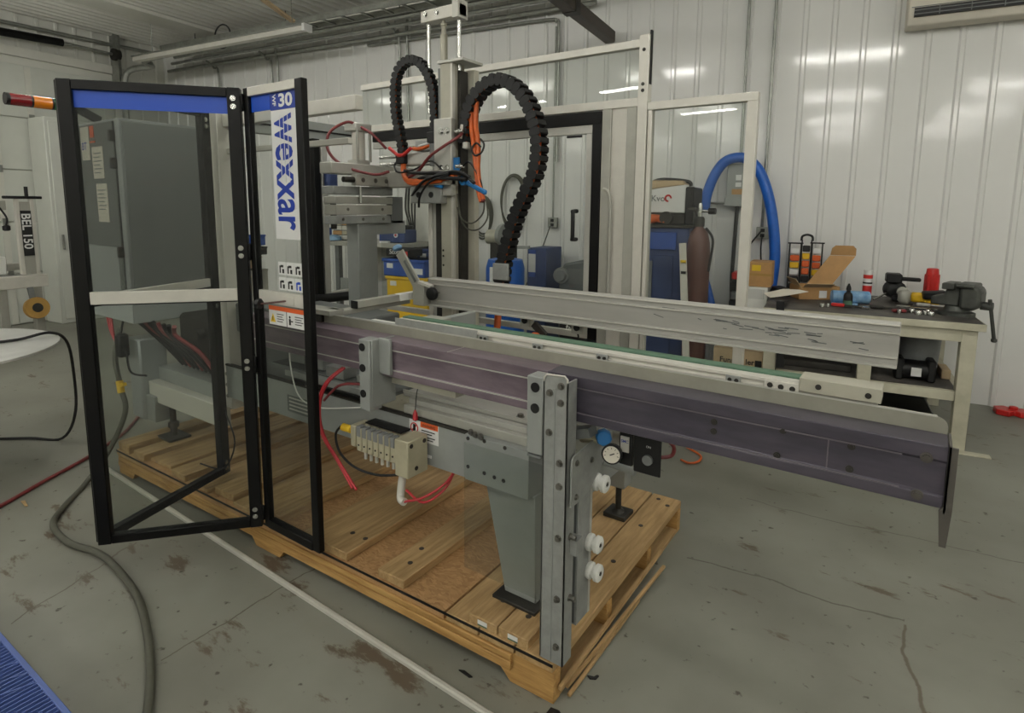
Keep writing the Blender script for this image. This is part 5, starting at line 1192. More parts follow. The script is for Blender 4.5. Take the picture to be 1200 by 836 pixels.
# under the bench
ub_ = thing('grey_bin', 'smooth grey plastic drum bin on the lower shelf of the workbench', 'bin', rp(0.67, 5.25, 0.402))
R_().lathe([(0.09, 0.0), (0.12, 0.01), (0.135, 0.30), (0.135, 0.33), (0.12, 0.33)], (U(1075, 5.2, 430), 5.2, 0.46), (0, 0, 1), 24).build('drum', 'grey_plastic', ub_)
R_().lathe([(0.11, 0.0), (0.12, 0.02), (0.12, 0.055)], (U(1075, 5.2, 430), 5.2, 0.403), (0, 0, 1), 24).build('base', 'black_plastic', ub_)
bm = thing('black_motor', 'black electric motor with white plate under the workbench', 'motor', rp(0.62, 5.0, 0.402))
ux = U(1072, 4.98, 430)
R_().cyl((ux - 0.11, 5.0, 0.475), (ux + 0.11, 5.0, 0.475), 0.068, n=18).build('casing', 'black_plastic', bm)
RB(ux - 0.12, ux - 0.07, 4.93, 5.07, 0.403, 0.56).build('bracket', 'black_plastic', bm, bevel=0.01)
RB(ux + 0.07, ux + 0.12, 4.93, 5.07, 0.403, 0.56).build('bracket', 'black_plastic', bm, bevel=0.01)
RB(ux - 0.025, ux + 0.035, 4.922, 4.932, 0.44, 0.50).build('rating_plate', 'label_white', bm)
o = RB(U(1101, 5.2, 430), U(1112, 5.2, 430), 5.1, 5.3, 0.403, 0.47).build('timber_block', 'carton_pale', None, bevel=0.004); tag(o, 'pale block of timber beside the black motor under the workbench', 'block')
o = RB(-0.24, 0.24, 4.95, 5.5, 0.403, 0.455).build('steel_plate_stack', 'dark_iron', None, bevel=0.006); tag(o, 'dark flat steel plate on the lower shelf of the workbench', 'plate')
o = RB(0.35, 0.80, 4.95, 5.6, 0.001, 0.14).build('black_case', 'black_plastic', None, bevel=0.02); tag(o, 'low black plastic case on the floor under the workbench', 'case')

# ---- left of the bench: cartons, cylinder, welder cart
v_ = 5.0; ua, ub = U(836, v_, 415), U(894, v_, 415)
fc = thing('lettered_carton', 'brown carton with black lettering on the floor beside the workbench', 'box', rp((ua + ub) / 2, 5.2, 0))
RB(ua, ub, v_, v_ + 0.28, 0.001, 0.47).build('body', 'carton_pale', fc, bevel=0.003)
RB(ua, ub, v_ - 0.001, v_ + 0.28, 0.47, 0.473).build('lid', 'carton_pale', fc)
R_().text('Funnel  ler', (ua + 0.05, v_ - 0.0015, 0.36), (1, 0, 0), (0, 0, 1), 0.062, (0, -1, 0), 0.02).build('lettering', 'ink', fc)
RB(ub - 0.055, ub - 0.005, v_ - 0.0015, v_, 0.26, 0.40).build('dark_label', 'ink', fc)
sc_ = thing('side_cabinet', 'narrow white perforated side cabinet left of the workbench', 'cabinet', rp(-0.46, 5.4, 0))
ua, ub = U(874, 5.3, 350), U(899, 5.3, 350)
RB(ua, ub, 5.3, 5.7, 0.0, 0.955).build('body', 'white_plastic', sc_, bevel=0.004)
g = R_()
for i in range(8):
    for k in range(6):
        g.box(ua + 0.02 + i * 0.016, ua + 0.028 + i * 0.016, 5.298, 5.30, 0.86 + k * 0.014, 0.866 + k * 0.014)
stuff(g.build('perforations', 'grey_plastic', sc_))
bx_ = thing('brown_carton', 'small closed brown carton standing on the white side cabinet', 'box', rp((ua + ub) / 2, 5.4, 0.956))
RB(ua + 0.01, ub + 0.02, 5.33, 5.6, 0.957, 1.165).build('body', 'cardboard', bx_, bevel=0.003)
RB(ua + 0.01, ub + 0.02, 5.3285, 5.33, 1.05, 1.07).build('tape', 'tape_brown', bx_)
RB(ua + 0.03, ua + 0.10, 5.3285, 5.33, 1.09, 1.14).build('sticker', 'label_yellow', bx_)
# gas cylinder
gc = thing('gas_cylinder', 'tall brown gas cylinder with valve beside the blue welding cabinet', 'gas cylinder', rp(U(818, 5.03), 5.03, 0))
ug = U(818, 5.03)
R_().lathe([(0.092, 0), (0.096, 0.01), (0.096, 1.22), (0.088, 1.33), (0.07, 1.41), (0.035, 1.45), (0.03, 1.48)], (ug, 5.03, 0), (0, 0, 1), 28).build('body', 'gas_brown', gc)
R_().lathe([(0.04, 0), (0.04, 0.06), (0.03, 0.08)], (ug, 5.03, 1.46), (0, 0, 1), 14).build('collar', 'dark_iron', gc)
R_().lathe([(0.018, 0), (0.018, 0.10), (0.012, 0.12)], (ug, 5.03, 1.53), (0, 0, 1), 10).build('valve_stem', 'chrome', gc)
R_().cyl((ug, 5.03, 1.585), (ug + 0.11, 5.01, 1.585), 0.010, n=8).build('outlet', 'chrome', gc)
R_().cyl((ug + 0.07, 5.015, 1.585), (ug + 0.125, 5.008, 1.585), 0.026, n=14).build('outlet_knob', 'black_plastic', gc)
R_().cyl((ug - 0.02, 5.03, 1.60), (ug - 0.10, 5.02, 1.60), 0.016, n=10).build('regulator', 'dark_iron', gc)
R_().tube([(ug + 0.06, 4.98, 1.45), (ug + 0.12, 4.97, 1.36), (ug + 0.11, 4.97, 1.2), (ug + 0.10, 4.96, 1.1)], 0.010, 8).build('hose', 'black_plastic', gc)
# welding cabinet and welder
ua, ub = U(752, 5.15), U(806, 5.15)
wc = thing('welding_cabinet', 'dark blue steel welding cabinet seen through the clear side window', 'cabinet', rp((ua + ub) / 2, 5.4, 0))
RB(ua - 0.12, ub, 5.15, 5.7, 0.03, 1.44).build('body', 'cabinet_blue', wc, bevel=0.006)
RB(ua - 0.10, ub - 0.12, 5.14, 5.15, 0.10, 1.20).build('door', 'cabinet_blue', wc, bevel=0.004)
RB(ua - 0.14, ub + 0.02, 5.13, 5.72, 1.44, 1.465).build('top', 'dark_iron', wc, bevel=0.004)
RB(ua - 0.10, ub - 0.10, 5.135, 5.15, 1.25, 1.40).build('drawer', 'bin_blue', wc, bevel=0.004)
RB(ua - 0.08, ua + 0.10, 5.128, 5.141, 0.55, 1.15).build('notice', 'grey_plastic', wc)
for du in (-0.1, 0.26):
    R_().cyl((ua + du, 5.2, 0.0), (ua + du, 5.2, 0.04), 0.02, n=10).build('foot', 'black_plastic', wc)
wd = thing('welder', 'white and black portable welding unit standing on the blue cabinet', 'welder', rp(ua + 0.14, 5.3, 1.466))
za = 1.467; zt = Zp(780, 214, 5.2)
RB(ua - 0.02, ub - 0.05, 5.2, 5.55, za + 0.10, zt - 0.02).build('case', 'label_white', wd, bevel=0.008)
RB(ub - 0.05, ub + 0.02, 5.18, 5.57, za + 0.001, zt - 0.04).build('front_panel', 'black_plastic', wd, bevel=0.01)
RB(ua - 0.02, ub - 0.05, 5.21, 5.54, za + 0.001, za + 0.10).build('base', 'dark_iron', wd, bevel=0.006)
RB(ua - 0.015, ua + 0.03, 5.196, 5.201, za + 0.2, zt - 0.1).build('vent', 'grey_plastic', wd)
R_().text('Kvo', (ua + 0.05, 5.1985, za + 0.20), (1, 0, 0), (0, 0, 1), 0.075, (0, -1, 0), 0.01).build('lettering', 'steel_paint_dark', wd)
R_().tube([(ua + 0.20 + 0.025 * math.cos(t), 5.197, za + 0.225 + 0.025 * math.sin(t)) for t in [0.6 * i for i in range(9)]], 0.008, 6, sub=2).build('red_logo', 'label_red', wd)
R_().tube([(ua, 5.3, zt - 0.02), (ua + 0.05, 5.3, zt + 0.015), (ua + 0.14, 5.3, zt + 0.03), (ub - 0.06, 5.3, zt + 0.01), (ub - 0.03, 5.3, zt - 0.03)], 0.016, 8).build('handle', 'black_plastic', wd)
R_().tube([(ub - 0.01, 5.17, zt - 0.06), (ub + 0.03, 5.16, zt - 0.2), (ub + 0.07, 5.18, za + 0.02)], 0.006, 6).build('torch_lead', 'black_plastic', wd)
R_().prism([(ua - 0.02, zt - 0.03), (ua + 0.06, zt + 0.02), (ub - 0.08, zt + 0.015), (ub - 0.06, zt - 0.02), (ua + 0.10, zt - 0.05), (ua - 0.01, zt - 0.07)], (0, 5.19, 0), (1, 0, 0), (0, 0, 1), (0, 0.2, 0)).build('cover_cloth', 'carton_pale', wd, bevel=0.008)
og = thing('leather_glove', 'orange leather work glove lying on the blue welding cabinet', 'glove', rp(ua + 0.05, 5.17, 1.466))
R_().lathe([(0.02, -0.10), (0.04, -0.07), (0.042, 0.02), (0.03, 0.09), (0.012, 0.11)], (ua + 0.05, 5.165, za + 0.045), (1, 0, 0.1), 10).build('palm', 'orange_cable', og)
for k in range(3):
    R_().cyl((ua + 0.13, 5.15 + 0.015 * k, za + 0.03 + 0.015 * k), (ua + 0.19, 5.14 + 0.015 * k, za + 0.02 + 0.012 * k), 0.010, n=8).build('finger', 'orange_cable', og)
rc = tag(R_().lathe([(0.03, 0), (0.055, 0.0), (0.055, 0.042), (0.03, 0.042)], (ua + 0.20, 5.133, za + 0.057), (0, 1, 0), 20).build('wire_spool', 'dark_iron'), 'dark wire spool standing on the blue welding cabinet', 'spool')
lev = thing('spirit_level', 'long white spirit level leaning against the brown gas cylinder', 'level', rp(U(806, 5.0, 430), 5.05, 0))
R_().bar((U(808, 4.80, 430), 4.80, 0.002), (U(800, 4.90, 285), 4.90, Zp(800, 285, 4.90)), 0.055, 0.024, up=(0, 1, 0)).build('beam', 'alu_white', lev, bevel=0.002)
lu = U(801, 4.885, 310); R_().cyl((lu - 0.02, 4.868, 1.18), (lu + 0.02, 4.868, 1.18), 0.012, n=10).build('vial', 'label_yellow', lev)
R_().box(lu - 0.012, lu + 0.026, 4.855, 4.87, 1.08, 1.1).build('grip', 'black_plastic', lev)
tk = thing('tool_charger', 'black and red battery charger stack behind the clear side window', 'charger', rp(U(866, 5.5), 5.5, 0))
ua, ub = U(857, 5.5), U(875, 5.5)
for k, (z0, z1, m_) in enumerate(((0.0, 0.62, 'black_plastic'), (0.625, 0.72, 'grey_plastic'), (0.725, 0.80, 'black_plastic'), (0.805, 0.88, 'grey_plastic'), (0.885, 0.98, 'black_plastic'), (0.985, 1.05, 'label_red'))):
    RB(ua + 0.01 * (k % 2), ub - 0.01 * (k % 3), 5.5, 5.7, z0 + 0.001, z1).build('unit', m_, tk, bevel=0.008)

# ---- on the back wall
VW = VB - 0.018
sw_ = thing('disconnect_switch', 'grey wall disconnect switch box with white labels inside the blue hose arch', 'switch box', rp(U(862, VW), VW, 1.6))
ua, ub = U(852, 5.93, 215), U(876, 5.93, 215); z0, z1 = Zp(860, 242, 5.93), Zp(860, 192, 5.93)
RB(ua, ub, 5.90, VW, z0, z1).build('box', 'steel_paint', sw_, bevel=0.005)
RB(ua - 0.01, ub + 0.01, 5.885, VW, z0, z0 + 0.08).build('base', 'steel_paint', sw_, bevel=0.005)
RB(ua + 0.08, ua + 0.13, 5.897, 5.901, z0 + 0.24, z0 + 0.29).build('label', 'label_white', sw_)
RB(ua + 0.08, ua + 0.13, 5.897, 5.901, z0 + 0.18, z0 + 0.22).build('label', 'label_white', sw_)
RB(ua + 0.05, ua + 0.16, 5.897, 5.901, z0 + 0.11, z0 + 0.16).build('rating_label', 'cardboard', sw_)
R_().tube([(ua + 0.1, 5.95, z0), (ua + 0.095, 5.95, z0 - 0.3), (ua + 0.09, 5.94, z0 - 0.7), (ua + 0.12, 5.9, 0.6)], 0.018, 8).build('feed_cable', 'rubber', sw_)
bh = [(826, 246), (828, 230), (836, 208), (848, 191), (862, 185), (876, 187), (890, 201), (900, 228), (906, 262), (908, 300), (904, 335)]
tag(R_().tube([(U(x, 5.86, y), 5.86, Zp(x, y, 5.86)) for x, y in bh] + [(U(898, 5.8, 370), 5.8, 0.75)], 0.047, 12).build('blue_hose', 'blue_hose'), 'thick blue flexible hose arching against the back wall', 'hose')
tag(R_().tube([(U(824, 5.55, 300), 5.55, 1.05), (U(832, 5.55, 345), 5.55, 0.80), (U(842, 5.5, 400), 5.5, 0.45), (U(850, 5.5, 430), 5.45, 0.25)], 0.035, 10).build('blue_hose', 'blue_hose'), 'short length of blue hose hanging behind the brown gas cylinder', 'hose')
def outlet(x, y, lab, s=0.055):
    u_, z_ = bk(x, y, VW); t = thing('outlet_box', lab, 'outlet', rp(u_, VW, z_ - s))
    RB(u_ - s, u_ + s, VW - 0.045, VW, z_ - s, z_ + s).build('box', 'galvanised', t, bevel=0.004)
    for dz in (-0.024, 0.024):
        RB(u_ - 0.018, u_ + 0.018, VW - 0.050, VW - 0.045, z_ + dz - 0.016, z_ + dz + 0.016).build('socket', 'black_plastic', t)
    return u_, z_
u1, z1 = outlet(894, 273, 'metal outlet box with two black plugs right of the disconnect switch')
u2, z2 = outlet(649, 261, 'metal outlet box seen through the clear rear door')
tag(R_().tube([(u1 - 0.01, 5.97, z1 + 0.02), (u1 - 0.10, 5.93, z1 - 0.12), (u1 - 0.16, 5.9, z1 - 0.3), (u1 - 0.2, 5.9, 0.8)], 0.008, 6).build('hanging_cable', 'rubber'), 'black power cord hanging down left from the outlet by the blue hose', 'cord')
tag(R_().tube([(u1, 5.97, z1 - 0.02), (u1, 5.93, z1 - 0.15), (u1 + 0.02, 5.9, z1 - 0.35), (u1 + 0.03, 5.88, 0.9)], 0.007, 6).build('hanging_cable', 'rubber'), 'thin black cord hanging straight below the outlet by the blue hose', 'cord')
tag(R_().tube([(u2 - 0.02, 5.97, z2 - 0.04), (u2 - 0.06, 5.93, z2 - 0.2), (u2 - 0.13, 5.8, z2 - 0.5), (u2 - 0.16, 5.6, 0.7)], 0.007, 6).build('hanging_cable', 'grey_cable'), 'grey cord hanging from the outlet behind the clear rear door', 'cord')
def conduit(pts, r, lab):
    t = R_().tube(pts, r, 8, sub=4).build('conduit', 'galvanised'); tag(t, lab, 'conduit', 'metal conduits on the walls and ceiling')
VC = VB - 0.052
ua = U(649, VC, 200); conduit([(ua, VC, z2 + 0.05), (ua, VC, 2.5), (ua, VC, 3.5)], 0.011, 'thin steel conduit rising from the outlet behind the clear rear door')
ua, ub = bk(903, 0, VC)[0], bk(893, 266, VC)[0]; conduit([(ub, VC, z1 + 0.05), (ub - 0.0, VC, 2.4), (ub, VC, ZC - 0.03)], 0.014, 'steel conduit rising from the outlet box beside the blue hose to the ceiling')
ua = bk(877, 30, VC)[0]; conduit([(ua, VC, Zp(860, 192, VC) + 0.02), (ua, VC, 3.0), (ua, VC, ZC - 0.03)], 0.013, 'steel conduit rising from the disconnect switch to the ceiling')
conduit([(U(806, VC, 238), VC, Zp(806, 238, VC)), (U(852, VC, 238), VC, Zp(852, 238, VC))], 0.012, 'short level conduit running left from the disconnect switch')
ua, zz_ = bk(655, 22, VC); conduit([(ua, VC, 2.1), (ua, VC, zz_ - 0.15), (ua - 0.03, VC, zz_ - 0.03), (ua - 0.15, VC, zz_ + 0.01), (ua - 1.2, VC, zz_ + 0.02), (ua - 2.6, VC, zz_ + 0.03)], 0.016, 'steel conduit bending down from the ceiling behind the column of the machine')
for k, (x, y, lab) in enumerate(((468, 40, 'left of a close pair of conduits above the left energy chain'), (477, 40, 'right of a close pair of conduits above the left energy chain'), (318, 72, 'left of two conduits dropping behind the blue badge panel'), (325, 70, 'right of two conduits dropping behind the blue badge panel'), (256, 82, 'conduit dropping near the hall corner above the guard door'))):
    ua, zz_ = bk(x, y, VC)
    conduit([(ua, VC, 2.0), (ua, VC, zz_ - 0.12), (ua + (0.03 if k % 2 else -0.03), VC - 0.05, zz_ + 0.02), (ua + (0.1 if k % 2 else -0.1), VC - 0.12, zz_ + 0.12)], 0.016 if k < 5 else 0.03, lab)
# conduit runs below the ceiling along the back wall
for k, (dv, z, r, ue) in enumerate(((0.10, 3.66, 0.026, -2.2), (0.17, 3.74, 0.022, -1.6), (0.25, 3.80, 0.03, -1.0), (0.33, 3.86, 0.02, -1.2))):
    conduit([(-9.2 + 0.2 * k, VB - dv, z), (-6.0, VB - dv, z), (ue, VB - dv, z)], r, ('lowest', 'second lowest', 'third and thickest', 'highest')[k] + ' of four long conduits running under the ceiling along the back wall')
ty = thing('cable_tray', 'ladder cable tray hung under the ceiling along the back wall', 'cable tray', rp(-4.5, 5.55, 3.80))
for v_ in (5.45, 5.70):
    RB(-8.6, -0.8, v_, v_ + 0.03, 3.80, 3.86).build('tray_side', 'galvanised', ty)
u = -8.5
while u < -0.9:
    RB(u, u + 0.03, 5.48, 5.70, 3.805, 3.82).build('tray_rung', 'galvanised', ty); u += 0.30
for u in (-8, -6.2, -4.4, -2.6):
    R_().cyl((u, 5.585, 3.82), (u, 5.585, ZC - 0.02), 0.006, n=6).build('tray_hanger', 'dark_iron', ty)
# unlit fixture hung by a chain
hl = thing('hanging_batten', 'long white unlit batten hung by a chain below the ceiling at left', 'light', rp(-7.0, 5.2, 3.55))
RB(-8.6, -5.34, 5.05, 5.13, 3.56, 3.62).build('batten', 'alu_white', hl, bevel=0.004)
RB(-8.6, -5.34, 5.03, 5.15, 3.615, 3.63).build('reflector', 'galvanised', hl)
RB(-5.34, -5.30, 5.03, 5.15, 3.55, 3.63).build('end_cap', 'label_white', hl)
g = R_()
for k in range(13):
    g.bar((-5.55, 5.09, 3.63 + k * 0.034), (-5.55, 5.09, 3.63 + k * 0.034 + 0.028), 0.012 if k % 2 else 0.004, 0.004 if k % 2 else 0.012, up=(1, 0, 0))
stuff(g.build('chain', 'chrome', hl))
R_().cyl((-8.2, 5.09, 3.62), (-8.2, 5.09, ZC - 0.02), 0.005, n=6).build('hanger_wire', 'galvanised', hl)
tag(R_().bar((-5.75, 4.4, 4.03), (-5.70, 5.25, 3.75), 0.06, 0.03).build('pipe_strut', 'carton_pale'), 'weathered timber strut hanging from the ceiling beside the batten chain', 'strut')
tag(R_().tube([(-7.3 + 0.16 * math.cos(t), 5.5, 3.84 + 0.15 * math.sin(t)) for t in [0.5 * i for i in range(14)]], 0.010, 6, sub=2).build('cable_coil', 'rubber'), 'loose black cable coil hooked under the ceiling at left', 'cable')
bb_ = thing('dark_girder', 'dark brown square girder under the ceiling above the machine', 'girder', rp(-2.05, 4.5, 3.30))
RB(-2.11, -2.00, 1.5, 5.98, 3.255, 3.37).build('beam', 'brown_beam', bb_, bevel=0.01)
R_().box(-2.12, -1.99, 4.9, 5.0, 3.25, 3.374).build('clamp', 'dark_iron', bb_)
for v_ in (2.2, 4.2):
    R_().cyl((-2.055, v_, 3.36), (-2.055, v_, ZC - 0.02), 0.008, n=8).build('hanger_rod', 'dark_iron', bb_)
# air conditioner
ac = thing('air_conditioner', 'cream wall air conditioner high on the right of the back wall', 'air conditioner', rp(1.0, 5.95, 3.06))
R_().prism([(5.82, 3.12), (5.80, 3.20), (5.80, 3.42), (5.84, 3.46), (VW, 3.46), (VW, 3.06), (5.86, 3.06)], (0.46, 0, 0), (0, 1, 0), (0, 0, 1), (1.15, 0, 0)).build('body', 'paper', ac, bevel=0.01, seg=2)
RB(0.50, 1.57, 5.797, 5.83, 3.115, 3.180).build('air_outlet', 'ink', ac)
for z_ in (3.132, 3.160):
    RB(0.50, 1.57, 5.788, 5.796, z_ - 0.003, z_ + 0.003).build('louvre', 'grey_plastic', ac)
for k in range(5):
    R_().box(0.66 + k * 0.2, 0.665 + k * 0.2, 5.786, 5.797, 3.116, 3.179).build('louvre_pin', 'grey_plastic', ac)
RB(0.48, 1.59, 5.797, 5.803, 3.185, 3.19).build('panel_seam', 'grey_plastic', ac)
# ---- behind the clear rear door
mo = thing('dust_extractor', 'dark grey motorised machine with round wheel seen through the clear rear door', 'machine', rp(U(678, 5.3), 5.4, 0))
ua, ub = U(655, 5.2), U(700, 5.2); zt = Zp(680, 306, 5.2)
R_().prism([(ua, 0.35), (ua, zt - 0.12), (ua + 0.06, zt - 0.03), (ub - 0.02, zt + 0.03), (ub + 0.06, zt), (ub + 0.06, 0.35)], (0, 5.2, 0), (1, 0, 0), (0, 0, 1), (0, 0.5, 0)).build('housing', 'motor_grey', mo, bevel=0.02, seg=2)
R_().lathe([(0.02, 0.03), (0.05, 0.03), (0.06, 0.0), (0.078, 0.0), (0.08, -0.05)], (ua + 0.03, 5.18, Zp(660, 323, 5.2)), (0, -1, 0), 20).build('wheel', 'grey_plastic', mo)
RB(ua + 0.1, ub, 5.19, 5.2, zt - 0.22, zt - 0.08).build('panel', 'steel_paint_dark', mo)
for du in (0.02, ub - ua - 0.02):
    RB(ua + du, ua + du + 0.05, 5.25, 5.65, 0.0, 0.36).build('leg', 'dark_iron', mo)
fm = thing('black_case', 'black equipment case with white lettering low behind the clear rear door', 'case', rp(U(678, 4.6, 382), 4.7, 0))
ua, ub = U(655, 4.6, 382), U(688, 4.6, 382); zt = Zp(675, 372, 4.6)
RB(ua, ub, 4.6, 4.95, 0.001, zt).build('body', 'black_plastic', fm, bevel=0.01)
R_().text('femi', (ua + 0.06, 4.597, zt - 0.12), (1, 0, 0), (0.2, 0, 1), 0.085, (0, -1, 0), 0.02).build('lettering', 'label_white', fm)
RB(ua + 0.05, ub - 0.05, 4.7, 4.74, zt, zt + 0.02).build('handle', 'black_plastic', fm)
bc_ = thing('blue_tool_cabinet', 'narrow blue steel cabinet behind the right energy chain', 'cabinet', rp(U(622, 5.5), 5.6, 0))
ua, ub = U(618, 5.5), U(640, 5.5); zt = Zp(630, 291, 5.5)
RB(ua, ub, 5.5, 5.9, 0.0, zt).build('body', 'cabinet_blue', bc_, bevel=0.006)
RB(ua + 0.02, ua + 0.10, 5.49, 5.5, zt - 0.3, zt - 0.02).build('door', 'bin_blue', bc_, bevel=0.003)
RB(ua + 0.02, ua + 0.10, 5.485, 5.49, zt - 0.25, zt - 0.06).build('notice', 'label_white', bc_)
bb2 = thing('blue_drum', 'bright blue plastic drum with white label behind the column of the machine', 'drum', rp(U(583, 4.65), 4.8, 0))
ub = U(583, 4.65); zt = Zp(585, 303, 4.65)
R_().lathe([(0.17, 0), (0.18, 0.02), (0.18, zt - 0.1), (0.16, zt - 0.02), (0.05, zt)], (ub, 4.80, 0), (0, 0, 1), 22).build('body', 'blue_hose', bb2)
RB(ub - 0.06, ub + 0.05, 4.612, 4.622, zt - 0.28, zt - 0.08).build('label', 'label_white', bb2)
gr = thing('bench_grinder', 'grey bench grinder with large disc on a stand behind the column', 'grinder', rp(U(590, 5.3), 5.30, 0))
ug = U(588, 5.3); zg = Zp(588, 278, 5.3)
R_().cyl((ug - 0.16, 5.30, zg), (ug + 0.02, 5.30, zg), 0.075, n=18).build('motor', 'beige_steel', gr)
R_().cyl((ug + 0.02, 5.30, zg + 0.02), (ug + 0.07, 5.28, zg + 0.02), 0.12, n=24).build('disc', 'steel_paint', gr)
RB(ug - 0.10, ug + 0.02, 5.23, 5.37, 0.02, zg - 0.06).build('stand', 'dark_iron', gr, bevel=0.004)
RB(ug - 0.18, ug + 0.10, 5.15, 5.45, 0.0, 0.03).build('base', 'dark_iron', gr)
R_().bar((ug + 0.06, 5.25, zg - 0.10), (ug + 0.34, 5.25, zg - 0.09), 0.03, 0.03).build('tool_rest', 'steel_zinc', gr)
R_().cyl((ug + 0.20, 5.23, 0.0), (ug + 0.19, 5.23, zg), 0.02, n=10).build('side_post', 'dark_iron', gr)
# coils of cable on the wall
for k, (x, y, rx, rz, lab) in enumerate(((604, 235, 0.17, 0.29, 'large grey cable coil hung on the back wall behind the right energy chain'), (568, 252, 0.13, 0.22, 'smaller dark cable coil on the back wall beside the column of the machine'))):
    u_, z_ = bk(x, y, VW); t = thing('cable_coil', lab, 'cable', rp(u_, VW - 0.04, z_ - rz), 'coils of cable on the back wall')
    for q in range(3):
        R_().tube([(u_ + (rx - 0.012 * q) * math.cos(a), VW - 0.035 - 0.012 * q, z_ - 0.02 * q + (rz + 0.01 * q) * math.sin(a)) for a in [2 * math.pi * i / 16 for i in range(17)]], 0.010, 6, sub=3).build('loop', 'grey_cable', t)
    R_().cyl((u_, VB - 0.019, z_ + rz - 0.03), (u_, VW - 0.09, z_ + rz - 0.02), 0.007, n=6).build('hook', 'dark_iron', t)

# ---- left background: shelf unit with tool boxes and bins
sh = thing('shelf_bench', 'grey steel bench shelf behind the machine carrying tool boxes', 'shelf', rp(-4.6, 5.5, 0))
ua, ub = U(380, 5.2, 290), U(472, 5.2, 290); zs = Zp(420, 284, 5.2)
RB(ua, ub, 5.2, 5.85, zs - 0.05, zs).build('top', 'alu_dull', sh, bevel=0.003)
for u0 in (ua + 0.12, ub - 0.08):
    for v0 in (5.25, 5.75):
        RB(u0, u0 + 0.06, v0, v0 + 0.06, 0, zs - 0.05).build('leg', 'steel_paint_dark', sh)
RB(ua + 0.12, ub - 0.05, 5.26, 5.29, zs - 0.62, zs - 0.44).build('apron', 'steel_paint', sh, bevel=0.003)
RB(ua + 0.12, ub - 0.05, 5.78, 5.80, zs - 0.55, zs - 0.06).build('back_panel', 'alu_dull', sh)
dc = thing('drawer_cabinet', 'small parts cabinet with clear drawers on the bench shelf', 'cabinet', rp(U(402, 5.35), 5.45, zs))
u0, u1 = U(388, 5.35), U(421, 5.35)
RB(u0, u1, 5.40, 5.60, zs + 0.001, zs + 0.30).build('case', 'steel_paint_dark', dc, bevel=0.003)
for r_ in range(5):
    for k in range(3):
        w = (u1 - u0) / 3
        RB(u0 + k * w + 0.006, u0 + (k + 1) * w - 0.006, 5.385, 5.40, zs + 0.012 + r_ * 0.057, zs + 0.058 + r_ * 0.057).build('drawer', ('alu_white', 'manifold_beige', 'alu_white', 'cardboard')[(r_ * 3 + k * 2) % 4], dc, bevel=0.003)
tag(R_().lathe([(0.02, 0), (0.10, 0.01), (0.09, 0.05), (0.03, 0.07)], (U(390, 5.25), 5.27, zs), (0, 0, 1), 9).build('blue_rag', 'bottle_blue'), 'pale blue rag lying at the left end of the bench shelf', 'rag')
tag(RB(U(377, 5.3), U(383, 5.3), 5.3, 5.4, zs + 0.001, zs + 0.15).build('blue_box', 'bin_blue', None, bevel=0.005), 'small blue box standing at the left edge of the bench shelf', 'box')
tl = thing('toolbox', 'dark blue toolbox with round badge on the right half of the bench shelf', 'toolbox', rp(U(460, 5.3), 5.4, zs))
RB(U(443, 5.3), U(473, 5.3), 5.32, 5.55, zs + 0.001, zs + 0.15).build('body', 'cabinet_blue', tl, bevel=0.01)
RB(U(446, 5.3), U(470, 5.3), 5.34, 5.53, zs + 0.15, zs + 0.20).build('lid', 'black_plastic', tl, bevel=0.01)
R_().cyl((U(463, 5.3), 5.319, zs + 0.09), (U(463, 5.3), 5.315, zs + 0.09), 0.03, n=16).build('badge', 'label_white', tl)
R_().cyl((U(463, 5.3), 5.315, zs + 0.09), (U(463, 5.3), 5.312, zs + 0.09), 0.014, n=12).build('badge_centre', 'label_red', tl)
RB(U(448, 5.3), U(458, 5.3), 5.25, 5.30, zs + 0.001, zs + 0.02).build('loose_tool', 'label_white', tl, bevel=0.004)
tag(R_().lathe([(0.04, 0), (0.07, 0.01), (0.07, 0.09), (0.03, 0.13)], (U(458, 5.35), 5.42, zs + 0.201), (0.1, 0, 1), 12).build('cream_pouch', 'manifold_beige'), 'cream coloured cloth pouch lying on the dark blue toolbox', 'pouch')
